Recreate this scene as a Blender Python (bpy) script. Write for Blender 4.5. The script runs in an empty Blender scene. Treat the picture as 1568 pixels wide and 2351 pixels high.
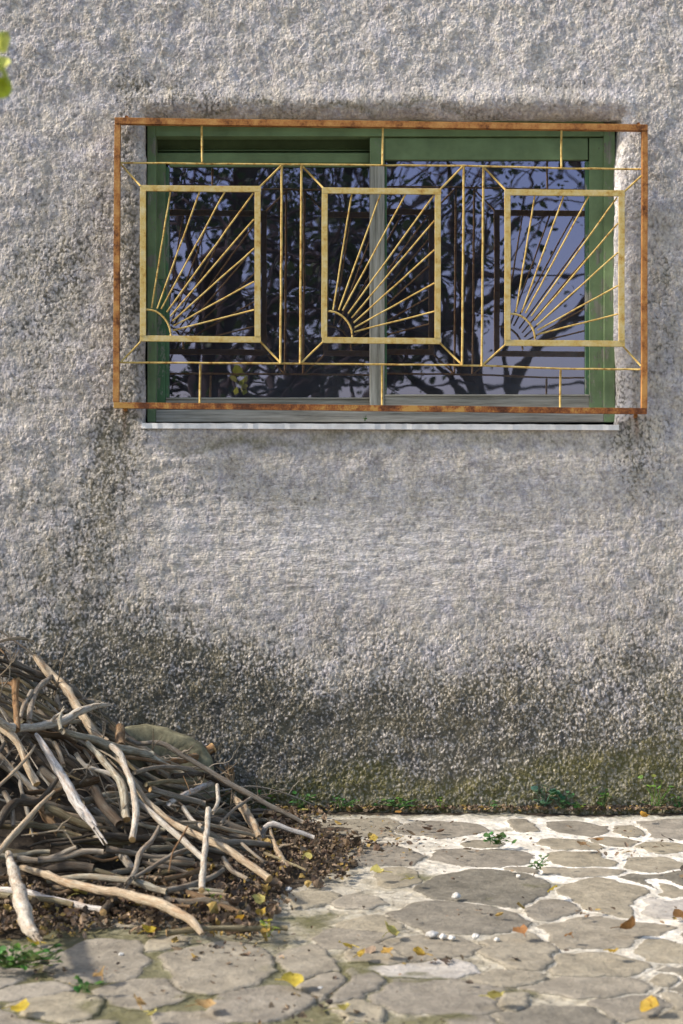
import bpy, bmesh, math, random
import numpy as np
from mathutils import Vector, Matrix, Euler
R = math.radians
random.seed(7)
rng = np.random.default_rng(7)
sc = bpy.context.scene
C = sc.collection

# ------------------------------------------------------------------ camera, sky, sun, exposure
CD = 5.5            # camera distance from the wall face (wall face is y = 0)
H0 = 1.044          # eye height
S = 656.0           # reference units per metre on the wall face
cam = bpy.data.cameras.new('camera'); camo = bpy.data.objects.new('camera', cam); C.objects.link(camo)
camo.location = (0, -CD, H0); camo.rotation_euler = (R(90), 0, 0)
cam.sensor_fit = 'VERTICAL'; cam.sensor_height = 36; cam.sensor_width = 24
cam.lens = 36 * CD / (2351 / S); cam.clip_end = 800; cam.clip_start = .05
cam.dof.use_dof = True; cam.dof.focus_distance = CD - .03; cam.dof.aperture_fstop = 4.2
sc.camera = camo
SUN_AZ, SUN_EL = -98.5, 38.0        # compass azimuth from +Y, elevation
w = bpy.data.worlds.new("World"); sc.world = w; w.use_nodes = True
nt = w.node_tree; sky = nt.nodes.new('ShaderNodeTexSky'); sky.sky_type = 'NISHITA'; sky.sun_disc = False
sky.sun_elevation = R(SUN_EL); sky.sun_rotation = R(SUN_AZ); sky.air_density = 1.2; sky.dust_density = 2.0
nt.links.new(sky.outputs[0], nt.nodes['Background'].inputs[0]); nt.nodes['Background'].inputs[1].default_value = .15
sd = bpy.data.lights.new('sun', 'SUN'); sd.energy = 3.3; sd.angle = R(4.5); sd.color = (1, .9, .76)
so = bpy.data.objects.new('sun', sd); C.objects.link(so)
tosun = Vector((math.sin(R(SUN_AZ)) * math.cos(R(SUN_EL)), math.cos(R(SUN_AZ)) * math.cos(R(SUN_EL)), math.sin(R(SUN_EL))))
so.rotation_euler = tosun.to_track_quat('Z', 'Y').to_euler(); so.location = tosun * 12
sc.view_settings.view_transform = 'Standard'; sc.view_settings.look = 'None'
sc.view_settings.exposure = 0.8; sc.view_settings.gamma = 1
sc.cycles.max_bounces = 6; sc.cycles.transparent_max_bounces = 12

# ------------------------------------------------------------------ helpers
def P(px, py, Y=0.0):
    k = (CD + Y) / CD / S
    return Vector(((px - 784) * k, Y, H0 + (1175 - py) * k))
def G(px, py, z=0.0):               # reference point -> ground
    d = CD * (H0 - z) * S / (py - 1175)
    return Vector(((px - 784) / S * d / CD, d - CD, z))
def tag(o, label=None, cat=None, group=None, kind=None):
    if label: o['label'] = label
    if cat: o['category'] = cat
    if group: o['group'] = group
    if kind: o['kind'] = kind
    return o
def empty(name, loc, label=None, cat=None, group=None):
    o = bpy.data.objects.new(name, None); C.objects.link(o); o.location = loc; o.empty_display_size = .05
    return tag(o, label, cat, group)
def link(name, me, mat=None, parent=None):
    o = bpy.data.objects.new(name, me); C.objects.link(o)
    if mat and not me.materials: me.materials.append(mat)
    if parent:
        o.parent = parent
        p = parent; off = Vector((0, 0, 0))
        while p: off = off + p.location; p = p.parent
        o.location = -off            # meshes are written in world coordinates
    return o
class MB:
    def __init__(s): s.v = []; s.f = []; s.uv = []; s.col = []
    def box(s, a, b):
        x0, y0, z0 = a; x1, y1, z1 = b; n = len(s.v)
        s.v += [(x0,y0,z0),(x1,y0,z0),(x1,y1,z0),(x0,y1,z0),(x0,y0,z1),(x1,y0,z1),(x1,y1,z1),(x0,y1,z1)]
        s.f += [tuple(n+i for i in q) for q in ((0,3,2,1),(4,5,6,7),(0,1,5,4),(1,2,6,5),(2,3,7,6),(3,0,4,7))]
    def bar(s, p, q, wd, dp):        # flat bar lying in the wall plane: width wd, depth dp along y
        p = Vector(p); q = Vector(q); d = (q - p); L = d.length; d.normalize()
        n = Vector((-d.z, 0, d.x)) * wd / 2; y = Vector((0, dp / 2, 0)); k = len(s.v)
        m = max(1, int(L / .12))
        for i in range(m + 1):
            c = p + d * L * i / m
            wob = Vector((0, random.uniform(-1, 1) * .0008, 0)) + Vector((random.uniform(-1, 1), 0, random.uniform(-1, 1))) * .0005
            for sg in ((-1,-1),(1,-1),(1,1),(-1,1)): s.v.append(tuple(c + n * sg[0] + y * sg[1] + wob))
        for i in range(m):
            for j in range(4):
                a = k + 4 * i + j; b = k + 4 * i + (j + 1) % 4
                s.f.append((a, b, b + 4, a + 4))
        s.f.append((k+3, k+2, k+1, k)); e = k + 4 * m; s.f.append((e, e+1, e+2, e+3))
    def tube(s, pts, rad, n=8, rough=0, cap=True, seedv=0):
        pts = [Vector(p) for p in pts]; k = len(s.v); m = len(pts)
        if not hasattr(rad, '__len__'): rad = [rad] * m
        up = Vector((0, 0, 1)); L = 0
        for i, p in enumerate(pts):
            t = (pts[min(i+1, m-1)] - pts[max(i-1, 0)]).normalized()
            a = t.cross(up)
            if a.length < .1: a = t.cross(Vector((0, 1, 0)))
            a.normalize(); b = t.cross(a).normalized()
            if i: L += (p - pts[i-1]).length
            for j in range(n):
                an = 2 * math.pi * j / n
                r = rad[i] * (1 + (random.uniform(-rough, rough) if rough else 0))
                s.v.append(tuple(p + (a * math.cos(an) + b * math.sin(an)) * r)); s.uv.append((j / n, L))
        for i in range(m - 1):
            for j in range(n):
                q = k + i * n; s.f.append((q + j, q + (j+1) % n, q + n + (j+1) % n, q + n + j))
        if cap:
            s.f.append(tuple(k + j for j in range(n))); s.f.append(tuple(k + (m-1)*n + j for j in reversed(range(n))))
    def build(s, name, mat, parent=None, smooth=False, bevel=0, org=None):
        me = bpy.data.meshes.new(name)
        vs = s.v
        me.from_pydata(vs, [], s.f)
        if s.uv and len(s.uv) == len(s.v):
            ul = me.uv_layers.new(name='UVMap'); vi = np.zeros(len(me.loops), int); me.loops.foreach_get('vertex_index', vi)
            ul.data.foreach_set('uv', np.array(s.uv, float)[vi].ravel())
        if s.col and len(s.col) == len(s.f):
            at = me.color_attributes.new('tint', 'FLOAT_COLOR', 'POINT')
            cc = np.ones((len(s.v), 4)); 
            for f, c in zip(s.f, s.col):
                for i in f: cc[i, :3] = c
            at.data.foreach_set('color', cc.ravel())
        if smooth: me.polygons.foreach_set('use_smooth', [True] * len(me.polygons))
        me.materials.append(mat)
        if org is not None:          # top-level mesh with its origin at the thing
            me.transform(Matrix.Translation(-Vector(org)))
        o = link(name, me, None, parent)
        if org is not None: o.location = org
        if bevel:
            b = o.modifiers.new('bevel', 'BEVEL'); b.width = bevel; b.segments = 2; b.limit_method = 'ANGLE'
        return o

# value noise in numpy
def _h(ix, iy, sd):
    n = (ix.astype(np.int64) * 374761393 + iy.astype(np.int64) * 668265263 + sd * 1442695041) & 0xffffffff
    n = ((n ^ (n >> 13)) * 1274126177) & 0xffffffff
    return ((n ^ (n >> 16)) & 0xffff) / 65535.0
def vn(x, y, sd=0, oct=3):
    x = np.asarray(x, float); y = np.asarray(y, float); t = 0; a = 1; A = 0
    for o in range(oct):
        ix = np.floor(x); iy = np.floor(y); fx = x - ix; fy = y - iy
        fx = fx*fx*(3-2*fx); fy = fy*fy*(3-2*fy)
        v = (_h(ix,iy,sd+o)*(1-fx)+_h(ix+1,iy,sd+o)*fx)*(1-fy)+(_h(ix,iy+1,sd+o)*(1-fx)+_h(ix+1,iy+1,sd+o)*fx)*fy
        t = t + (v*2-1)*a; A += a; a *= .5; x = x*2+17.3; y = y*2+9.1
    return t / A
def sm(a, b, x): 
    t = np.clip((x - a) / (b - a), 0, 1); return t*t*(3-2*t)

# ------------------------------------------------------------------ materials
class NT:
    def __init__(s, name, rough=.8, spec=.3):
        s.m = bpy.data.materials.new(name); s.m.use_nodes = True; s.t = s.m.node_tree
        s.b = s.t.nodes['Principled BSDF']; s.out = s.t.nodes['Material Output']
        s.b.inputs['Roughness'].default_value = rough; s.b.inputs['Specular IOR Level'].default_value = spec
    def n(s, typ, ins={}, **kw):
        q = s.t.nodes.new(typ)
        for k, v in kw.items(): setattr(q, k, v)
        for k, v in ins.items(): s.set(q.inputs[k], v)
        return q
    def set(s, inp, v):
        if isinstance(v, bpy.types.NodeSocket): s.t.links.new(v, inp)
        elif isinstance(v, bpy.types.Node): s.t.links.new(v.outputs[0], inp)
        else:
            if inp.type == 'RGBA' and len(v) == 3: v = (*v, 1)
            inp.default_value = v
    def noise(s, vec, scale, detail=3, rough=.55, dist=0):
        return s.n('ShaderNodeTexNoise', {'Vector': vec, 'Scale': scale, 'Detail': detail, 'Roughness': rough, 'Distortion': dist}).outputs[0]
    def ramp(s, fac, stops):
        q = s.n('ShaderNodeValToRGB', {'Fac': fac}); e = q.color_ramp.elements
        while len(e) < len(stops): e.new(.5)
        for i, (p, c) in enumerate(stops):
            e[i].position = p; e[i].color = (*c, 1) if hasattr(c, '__len__') else (c, c, c, 1)
        return q.outputs[0]
    def mix(s, f, a, b, mode='MIX'):
        q = s.n('ShaderNodeMix', data_type='RGBA', blend_type=mode); q.inputs[0].default_value = 0
        s.set(q.inputs[0], f); s.set(q.inputs[6], a); s.set(q.inputs[7], b); return q.outputs[2]
    def math(s, op, a, b=0, c=None, clamp=False):
        q = s.n('ShaderNodeMath', operation=op, use_clamp=clamp); s.set(q.inputs[0], a); s.set(q.inputs[1], b)
        if c is not None: s.set(q.inputs[2], c)
        return q.outputs[0]
    def attr(s, name): return s.n('ShaderNodeAttribute', attribute_name=name)
    def obj(s): return s.n('ShaderNodeTexCoord').outputs['Object']
    def mapping(s, vec, scale): return s.n('ShaderNodeMapping', {'Vector': vec, 'Scale': scale}).outputs[0]
    def bump(s, h, strength=.5, dist=.01, normal=None):
        q = s.n('ShaderNodeBump', {'Height': h, 'Strength': strength, 'Distance': dist})
        if normal: s.set(q.inputs['Normal'], normal)
        s.set(s.b.inputs['Normal'], q); return q.outputs[0]
    def col(s, c): s.set(s.b.inputs['Base Color'], c)

def m_plaster():
    q = NT('roughcast_plaster', .92, .12)
    pos = q.n('ShaderNodeNewGeometry').outputs['Position']   # the wall stands still: world position = its own
    st = q.attr('stain').outputs['Fac']; mo = q.attr('moss').outputs['Fac']; ro = q.attr('grain').outputs['Fac']; pale = q.attr('pale').outputs['Fac']
    vec = q.mapping(pos, (1.12, 1, .95))
    warp = q.n('ShaderNodeVectorMath', {0: vec, 1: q.n('ShaderNodeVectorMath', {0: q.n('ShaderNodeTexNoise', {'Vector': vec, 'Scale': 22., 'Detail': 2.}).outputs[1], 3: .016}, operation='SCALE').outputs[0]}, operation='ADD').outputs[0]
    lump = q.noise(warp, 72, 4, .66)
    lump2 = q.noise(warp, 27, 4, .62)
    fine = q.noise(vec, 260, 2, .6)
    vo = q.n('ShaderNodeTexVoronoi', {'Vector': warp, 'Scale': 102.0, 'Randomness': 1.0}, feature='SMOOTH_F1').outputs['Distance']
    crumb = q.math('MULTIPLY_ADD', vo, q.math('MULTIPLY_ADD', q.attr('low').outputs['Fac'], -.22, -.55), lump)   # irregular grain, rounder low down
    h = q.math('MULTIPLY_ADD', lump2, 1.35, q.math('MULTIPLY', crumb, q.math('MULTIPLY_ADD', q.attr('low').outputs['Fac'], .45, .8)))
    h = q.math('MULTIPLY_ADD', q.noise(warp, 12, 5, .55), 2.0, h)
    h = q.math('MULTIPLY_ADD', fine, .05, h)
    hh = q.math('MULTIPLY', h, ro)
    trow = q.noise(q.mapping(vec, (5, 1, 20)), 1.6, 5, .65)  # smeared trowel passes
    hh = q.math('MULTIPLY_ADD', q.math('MULTIPLY', trow, q.attr('smear').outputs['Fac']), 1.9, hh)
    disp = q.n('ShaderNodeDisplacement', {'Height': hh, 'Midlevel': 1.2, 'Scale': .0080})
    q.t.links.new(disp.outputs[0], q.out.inputs['Displacement'])
    q.m.displacement_method = 'BOTH'
    big = q.noise(vec, 2.2, 5, .6); mid = q.noise(vec, 9, 5, .65)
    base = q.ramp(big, [(.32, (.44, .405, .39)), (.5, (.52, .48, .45)), (.68, (.60, .55, .50))])
    base = q.mix(q.ramp(q.noise(vec, 16, 5, .65), [(.42, 0.), (.62, .6)]), base, (.43, .42, .50))  # lilac patches paint the bluish sky shade into the plaster
    base = q.mix(q.math('MULTIPLY', q.ramp(mid, [(.4, 0.), (.65, .6)]), 1), base, (.40, .365, .32))
    base = q.mix(1, base, q.ramp(q.noise(warp, 15, 6, .68), [(.36, (.80, .79, .77)), (.5, (1., 1., 1.)), (.62, (1.14, 1.14, 1.13))]), 'MULTIPLY')
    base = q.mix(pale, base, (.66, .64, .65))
    spk0 = q.noise(vec, 13, 6, .7)
    # warm sunlit crests and lavender shaded hollows painted into the colour
    base = q.mix(1, base, q.ramp(q.noise(warp, 52, 6, .7), [(.34, (.80, .78, .80)), (.5, (1., 1., 1.)), (.64, (1.22, 1.18, 1.08))]), 'MULTIPLY')
    grain = q.ramp(crumb, [(.08, .74), (.42, 1.12)])
    base = q.mix(1, base, grain, 'MULTIPLY')
    base = q.mix(q.math('MULTIPLY', q.ramp(q.math('MULTIPLY_ADD', spk0, .5, q.math('SUBTRACT', st, .25)), [(.0, 0.), (1.25, .46)]), 1), base, (.19, .175, .135))
    # black lichen sits in the pits first, then spreads over the lumps
    spk = q.noise(vec, 30, 7, .75); spk2 = q.noise(vec, 7, 5, .7)
    pit = q.math('MULTIPLY_ADD', crumb, -2.3, q.math('MULTIPLY_ADD', spk, 1.5, q.math('MULTIPLY_ADD', spk2, 1.0, -.76)))
    lim = q.math('MULTIPLY_ADD', st, .92, -.40)
    rs_ = q.math('MULTIPLY', q.attr('rust').outputs['Fac'], q.ramp(spk0, [(.35, .25), (.6, 1.)]))
    base = q.mix(rs_, base, (.20, .085, .03))
    f = q.math('ADD', pit, lim)
    f = q.ramp(f, [(-.0, 0.), (.52, 1.)])
    f = q.math('MULTIPLY', f, q.ramp(st, [(.0, .35), (.25, .58), (.7, .78)]))
    base = q.mix(f, base, q.mix(q.ramp(mid, [(.4, 0.), (.6, 1.)]), (.034, .034, .027), (.10, .088, .055)))
    mf = q.math('ADD', q.math('MULTIPLY_ADD', mo, 1.35, -.7), q.noise(vec, 20, 5, .7))
    mf = q.ramp(mf, [(.15, 0.), (.75, .8)])
    base = q.mix(q.math('MULTIPLY', mf, q.ramp(crumb, [(.0, 1.), (.5, .5)])), base, q.mix(spk2, (.05, .06, .02), (.19, .165, .06)))
    q.col(base)
    return q.m
def m_paving():
    q = NT('flagstone_paving', .85, .2)
    pos = q.n('ShaderNodeNewGeometry').outputs['Position']
    stn = q.attr('stone').outputs['Fac']; tone = q.attr('tone').outputs['Fac']; dirt = q.attr('dirt').outputs['Fac']; mo = q.attr('moss').outputs['Fac']
    n1 = q.noise(pos, 14, 6, .65); n2 = q.noise(pos, 70, 4, .6); n3 = q.noise(pos, 300, 2, .6)
    sc_ = q.ramp(tone, [(0., (.14, .13, .107)), (.35, (.23, .207, .172)), (.6, (.285, .252, .19)), (.85, (.27, .245, .21)), (1., (.40, .375, .345))])
    sc_ = q.mix(1, sc_, q.ramp(n1, [(.3, .68), (.7, 1.28)]), 'MULTIPLY')
    sc_ = q.mix(1, sc_, q.ramp(n2, [(.3, .85), (.7, 1.12)]), 'MULTIPLY')
    sc_ = q.mix(q.ramp(q.noise(pos, 45, 4, .7), [(.62, 0.), (.72, .45)]), sc_, (.42, .40, .36))
    dullness = q.attr('mortar_dull').outputs['Fac']
    mor = q.mix(dullness, (.84, .80, .73), (.43, .395, .32))
    mor = q.mix(q.ramp(q.noise(pos, 11, 6, .75), [(.44, .0), (.58, .85)]), mor, q.mix(dullness, (.52, .49, .43), (.27, .24, .18)))
    mor = q.mix(1, mor, q.ramp(n1, [(.25, .72), (.65, 1.1)]), 'MULTIPLY')
    mor = q.mix(q.ramp(q.noise(pos, 90, 3, .7), [(.55, 0.), (.75, .55)]), mor, (.30, .27, .22))
    stn = q.ramp(q.math('MULTIPLY_ADD', q.noise(pos, 26, 8, .8), 2.0, q.math('SUBTRACT', stn, 1.0)), [(.30, 0.), (.62, 1.)])
    base = q.mix(stn, mor, sc_)
    base = q.mix(q.math('MULTIPLY', q.attr('crack').outputs['Fac'], q.ramp(q.noise(pos, 12, 4, .7), [(.4, .1), (.6, .95)])), base, (.06, .052, .036))
    base = q.mix(q.ramp(q.noise(pos, 6, 7, .75), [(.5, 0.), (.75, .5)]), base, (.36, .325, .26))
    mf = q.math('ADD', q.math('MULTIPLY_ADD', mo, 1.3, -.75), q.noise(pos, 55, 6, .75))
    base = q.mix(q.ramp(mf, [(.22, 0.), (.75, .8)]), base, q.mix(n2, (.04, .042, .016), (.14, .135, .05)))
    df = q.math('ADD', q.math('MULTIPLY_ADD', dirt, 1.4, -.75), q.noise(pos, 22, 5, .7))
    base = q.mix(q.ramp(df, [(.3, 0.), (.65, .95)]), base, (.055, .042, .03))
    q.col(base)
    h = q.math('ADD', q.math('MULTIPLY_ADD', n1, .8, q.math('MULTIPLY', stn, .55)), q.math('MULTIPLY_ADD', n2, .35, q.math('MULTIPLY', n3, .12)))
    q.bump(h, .85, .012)
    return q.m
def m_rust(name, stops, sc1=18):
    q = NT(name, .8, .25); p = q.obj()
    a = q.noise(q.mapping(p, (1, 1, 1)), sc1, 6, .7); b = q.noise(p, 160, 4, .7)
    f = q.math('MULTIPLY_ADD', b, .3, q.math('MULTIPLY', a, .85))
    q.col(q.ramp(f, stops)); q.bump(b, .6, .002); return q.m
def m_wood(name, c1, c2, paint=None, amt=.5, dirn='x', dark=(.03, .03, .025)):
    q = NT(name, .75, .25); p = q.obj()
    k = (2.2, 40, 46) if dirn == 'x' else (46, 40, 2.2)
    g = q.noise(q.mapping(p, k), 1.6, 6, .7); pt = q.noise(q.mapping(p, (6, 20, 14) if dirn == 'x' else (14, 20, 6)), 1.6, 6, .75)
    base = q.ramp(g, [(.28, dark), (.42, c1), (.68, c2)])
    if paint:
        lo = .5 - amt * .32
        pc = q.mix(1, paint, q.ramp(q.noise(p, 9, 5, .6), [(.3, .75), (.7, 1.25)]), 'MULTIPLY')
        base = q.mix(q.ramp(pt, [(lo - .02, 0.), (lo + .03, 1.)]), base, pc)
    q.col(base); q.bump(q.math('MULTIPLY_ADD', pt, .4, g), .5, .003); return q.m
def m_bark():
    q = NT('dead_bark', .85, .2)
    uv = q.n('ShaderNodeTexCoord').outputs['UV']; oi = q.n('ShaderNodeObjectInfo')
    off = q.n('ShaderNodeVectorMath', {0: uv, 1: q.n('ShaderNodeCombineXYZ', {0: 0., 1: oi.outputs['Random'], 2: q.math('MULTIPLY', oi.outputs['Random'], 37.)}).outputs[0]}, operation='ADD').outputs[0]
    g = q.noise(q.mapping(off, (9, 14, 1)), 1.5, 6, .75); s2 = q.noise(q.mapping(off, (3, 16, 1)), 1.4, 5, .65); s3 = q.noise(q.mapping(off, (26, 60, 1)), 2, 3, .7)
    base = q.mix(1, oi.outputs['Color'], q.ramp(g, [(.33, .22), (.46, .85), (.66, 1.5)]), 'MULTIPLY')
    base = q.mix(q.ramp(q.noise(q.mapping(off, (6, 30, 1)), 3, 4, .7), [(.60, 0.), (.66, .7)]), base, (.05, .042, .032))
    base = q.mix(q.ramp(s2, [(.46, 0.), (.62, .55)]), base, q.mix(1, oi.outputs['Color'], (.66, .46, .31), 'MULTIPLY'))
    base = q.mix(q.ramp(s2, [(.3, .5), (.4, 0.)]), base, (.34, .33, .27))
    q.col(base); q.bump(q.math('MULTIPLY_ADD', s3, .4, g), .8, .004)
    return q.m
def m_leaf(name, spec=.25, trans=.25):
    q = NT(name, .6, spec); c = q.attr('tint').outputs['Color']
    n = q.noise(q.obj(), 60, 3, .6)
    c = q.mix(1, c, q.ramp(n, [(.3, .7), (.7, 1.25)]), 'MULTIPLY')
    c = q.mix(q.ramp(q.noise(q.obj(), 95, 3, .6), [(.56, 0.), (.66, .75)]), c, q.mix(1, c, (.45, .33, .25), 'MULTIPLY')); q.col(c)
    tr = q.n('ShaderNodeBsdfTranslucent', {'Color': c}); mx = q.n('ShaderNodeMixShader', {0: trans})
    q.t.links.new(q.b.outputs[0], mx.inputs[1]); q.t.links.new(tr.outputs[0], mx.inputs[2]); q.t.links.new(mx.outputs[0], q.out.inputs[0])
    return q.m
def m_simple(name, c, rough=.8, var=.3, scale=40, bump=.3, spec=.3):
    q = NT(name, rough, spec); n = q.noise(q.obj(), scale, 5, .65)
    q.col(q.mix(1, c, q.ramp(n, [(.3, 1 - var), (.7, 1 + var)]), 'MULTIPLY')); q.bump(n, bump, .004); return q.m
def m_glass():
    q = NT('old_window_glass'); t = q.t; p = q.obj()
    wob = q.noise(p, 5, 2, .5)
    bp = q.n('ShaderNodeBump', {'Height': wob, 'Strength': .06, 'Distance': .01}).outputs[0]
    gl = q.n('ShaderNodeBsdfGlossy', {'Color': (.74, .66, 1.0), 'Roughness': .0, 'Normal': bp})
    tr = q.n('ShaderNodeBsdfTransparent', {'Color': (.55, .6, .58)})
    fr = q.n('ShaderNodeFresnel', {'IOR': 1.9})
    mx = q.n('ShaderNodeMixShader', {0: q.math('MULTIPLY', fr.outputs[0], GLASS, clamp=True)}); t.links.new(tr.outputs[0], mx.inputs[1]); t.links.new(gl.outputs[0], mx.inputs[2])
    # even painted haze lifting the black panes, and a dust film, thicker towards the lower right corner of each pane (attribute 'dust')
    d = q.attr('dust').outputs['Fac']; sp = q.noise(q.mapping(p, (1, 1, .6)), 14, 6, .7); sp2 = q.noise(p, 3, 5, .7)
    df = q.math('ADD', q.math('MULTIPLY', d, q.ramp(sp2, [(.3, .08), (.7, .32)])), q.ramp(sp, [(.40, .03), (.85, .10)]), clamp=True)
    dif = q.n('ShaderNodeBsdfDiffuse', {'Color': (.22, .25, .30)})
    m2 = q.n('ShaderNodeMixShader', {0: df}); t.links.new(mx.outputs[0], m2.inputs[1]); t.links.new(dif.outputs[0], m2.inputs[2])
    t.links.new(m2.outputs[0], q.out.inputs[0]); return q.m
GLASS = 2.9
M = dict(
    plaster=m_plaster(), paving=m_paving(), bark=m_bark(), glass=m_glass(),
    rust=m_rust('rusted_iron', [(.38, (.05, .02, .01)), (.47, (.16, .06, .02)), (.55, (.34, .14, .04)), (.70, (.48, .25, .08))]),
    rust_dark=m_rust('dark_rusted_iron', [(.40, (.03, .012, .008)), (.52, (.12, .042, .018)), (.60, (.28, .10, .03)), (.68, (.45, .25, .07))], 11),
    ochre=m_rust('flaking_ochre_paint', [(.34, (.18, .075, .02)), (.43, (.40, .23, .06)), (.54, (.54, .39, .13)), (.72, (.60, .50, .27))], 30),
    rod=m_rust('ochre_rod_paint', [(.38, (.10, .04, .015)), (.47, (.34, .19, .05)), (.58, (.54, .38, .12)), (.75, (.60, .48, .22))], 45),
    green=m_wood('green_paint', (.14, .14, .11), (.25, .25, .2), (.155, .225, .115), .8, 'x'),
    green_v=m_wood('green_paint_upright', (.14, .14, .11), (.30, .30, .25), (.155, .225, .115), .22, 'z'),
    grey=m_wood('weathered_wood', (.22, .21, .175), (.42, .405, .35), None, .5, 'x'),
    grey_v=m_wood('weathered_wood_upright', (.20, .20, .17), (.42, .42, .38), None, .5, 'z'),
    faded=m_wood('faded_green_upright', (.16, .165, .135), (.30, .30, .26), (.07, .15, .075), .15, 'z'),
    marble=m_simple('white_marble', (.78, .78, .80), .5, .16, 25, .15),
    dark=m_simple('dark_interior', (.02, .022, .03), .9, .2, 5, 0),
    cut=m_simple('cut_wood', (.42, .27, .12), .8, .35, 120, .4),
    litter=m_leaf('dry_leaf', .2, .15), leaf=m_leaf('green_leaf', .3, .3), yleaf=m_leaf('yellow_leaf', .25, .35),
    pebble=m_simple('pale_pebble', (.55, .53, .50), .85, .45, 90, .4),
    slab=m_simple('mossy_stone', (.19, .175, .11), .9, .55, 24, 1.0),
    trunk=m_simple('tree_bark', (.06, .05, .04), .9, .4, 20, .8),
    wire=m_simple('dark_wire', (.05, .05, .05), .6, .2, 30, .1),
    heap_shade=m_simple('heap_shade_dark', (.035, .027, .02), .95, .5, 60, 1.0),
)

# ------------------------------------------------------------------ wall (real roughcast relief, window opening cut in)
OX0, OX1 = P(331, 0).x, P(1419, 0).x
OZ0, OZ1 = P(0, 981).z, P(0, 266).z
def lines(a, b, step, far0, far1, marks):
    segs = sorted([a, b] + marks); out = []
    for s0, s1 in zip(segs[:-1], segs[1:]):
        n = max(1, round((s1 - s0) / step)); out += [s0 + (s1 - s0) * i / n for i in range(n)]
    out.append(b); lo = []; hi = []; d = step * 2; p = a
    while p > far0: p -= d; d *= 1.22; lo.append(max(p, far0))
    d = step * 2; p = b
    while p < far1: p += d; d *= 1.22; hi.append(min(p, far1))
    return np.array(lo[::-1] + out + hi)
def grid_mesh(name, X, Yg, co, mask=None):
    nx, ny = len(X), len(Yg)
    idx = np.arange(nx * ny).reshape(ny, nx)
    q = np.stack([idx[:-1,:-1], idx[:-1,1:], idx[1:,1:], idx[1:,:-1]], -1)
    if mask is not None: q = q[~mask]
    return co, q.reshape(-1, 4)
def mesh_np(name, co, faces, smooth=True):
    me = bpy.data.meshes.new(name); n = len(faces)
    me.vertices.add(len(co)); me.vertices.foreach_set('co', co.astype(np.float32).ravel())
    me.loops.add(n * 4); me.loops.foreach_set('vertex_index', faces.astype(np.int32).ravel())
    me.polygons.add(n); me.polygons.foreach_set('loop_start', np.arange(0, n*4, 4, dtype=np.int32))
    if smooth: me.polygons.foreach_set('use_smooth', np.ones(n, bool))
    me.update(calc_edges=True); me.validate(); return me
WX = lines(-1.32, 1.32, .0046, -6, 6, [OX0, OX1]); WZ = lines(-.04, 2.95, .0046, -.3, 4.6, [OZ0, OZ1])
gx, gz = np.meshgrid(WX, WZ)
i0 = int(np.argmin(abs(WX - OX0))); i1 = int(np.argmin(abs(WX - OX1))); j0 = int(np.argmin(abs(WZ - OZ0))); j1 = int(np.argmin(abs(WZ - OZ1)))
mask = np.zeros((len(WZ)-1, len(WX)-1), bool); mask[j0:j1, i0:i1] = True
dx = np.maximum(np.maximum(OX0 - gx, gx - OX1), 0); dz = np.maximum(np.maximum(OZ0 - gz, gz - OZ1), 0)
dd = np.hypot(dx, dz)
fall = np.exp(-dd / .05) * (gz > OZ0 + .005)
wx = vn(gz*9, gx*2, 3, 3) * .011 * fall + np.exp(-((gx-OX1)**2+(gz-OZ1)**2)/.006)*.02
wz = vn(gx*7, gz*2, 5, 3) * .009 * fall
topm = (gz >= OZ0 + .02)
yy = .024 * np.exp(-dd / .016) * topm + vn(gx*1.3, gz*1.3, 11, 3) * .010
# a thicker lintel lip above the window, swelling out a little
yy -= .012 * np.exp(-((gz - OZ1 - .05)/.035)**2) * sm(OX0-.1, OX0+.1, gx) * sm(OX1+.12, OX1-.05, gx)
co = np.stack([gx + wx, yy, gz + wz], -1).reshape(-1, 3)
_, faces = grid_mesh('w', WX, WZ, co, mask)
# reveal rings
idx = np.arange(len(co)).reshape(len(WZ), len(WX))
ring = list(idx[j0, i0:i1]) + list(idx[j0:j1, i1]) + list(idx[j1, i1:i0:-1]) + list(idx[j1:j0:-1, i0])
ring = np.array(ring); nr = len(ring); prev = ring; allco = [co]; fs = [faces]; base = len(co)
DEP = .135; K = 22
rc = co[ring]; cx, cz = (OX0+OX1)/2, (OZ0+OZ1)/2
for k in range(1, K + 1):
    t = k / K
    c = rc.copy(); c[:, 1] = rc[:, 1] + (DEP - rc[:, 1]) * t
    # back edge settles onto straight lines
    s_ = 1 - .6 * t
    flat = np.stack([gx.ravel()[ring], gz.ravel()[ring]], -1)
    c[:, 0] = flat[:, 0] + (rc[:, 0] - flat[:, 0]) * s_; c[:, 2] = flat[:, 1] + (rc[:, 2] - flat[:, 1]) * s_
    cur = base + np.arange(nr); base += nr; allco.append(c)
    fs.append(np.stack([prev, np.roll(prev, -1), np.roll(cur, -1), cur], -1)); prev = cur
co = np.concatenate(allco); faces = np.concatenate(fs)
me = mesh_np('plastered_wall', co, faces)
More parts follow.
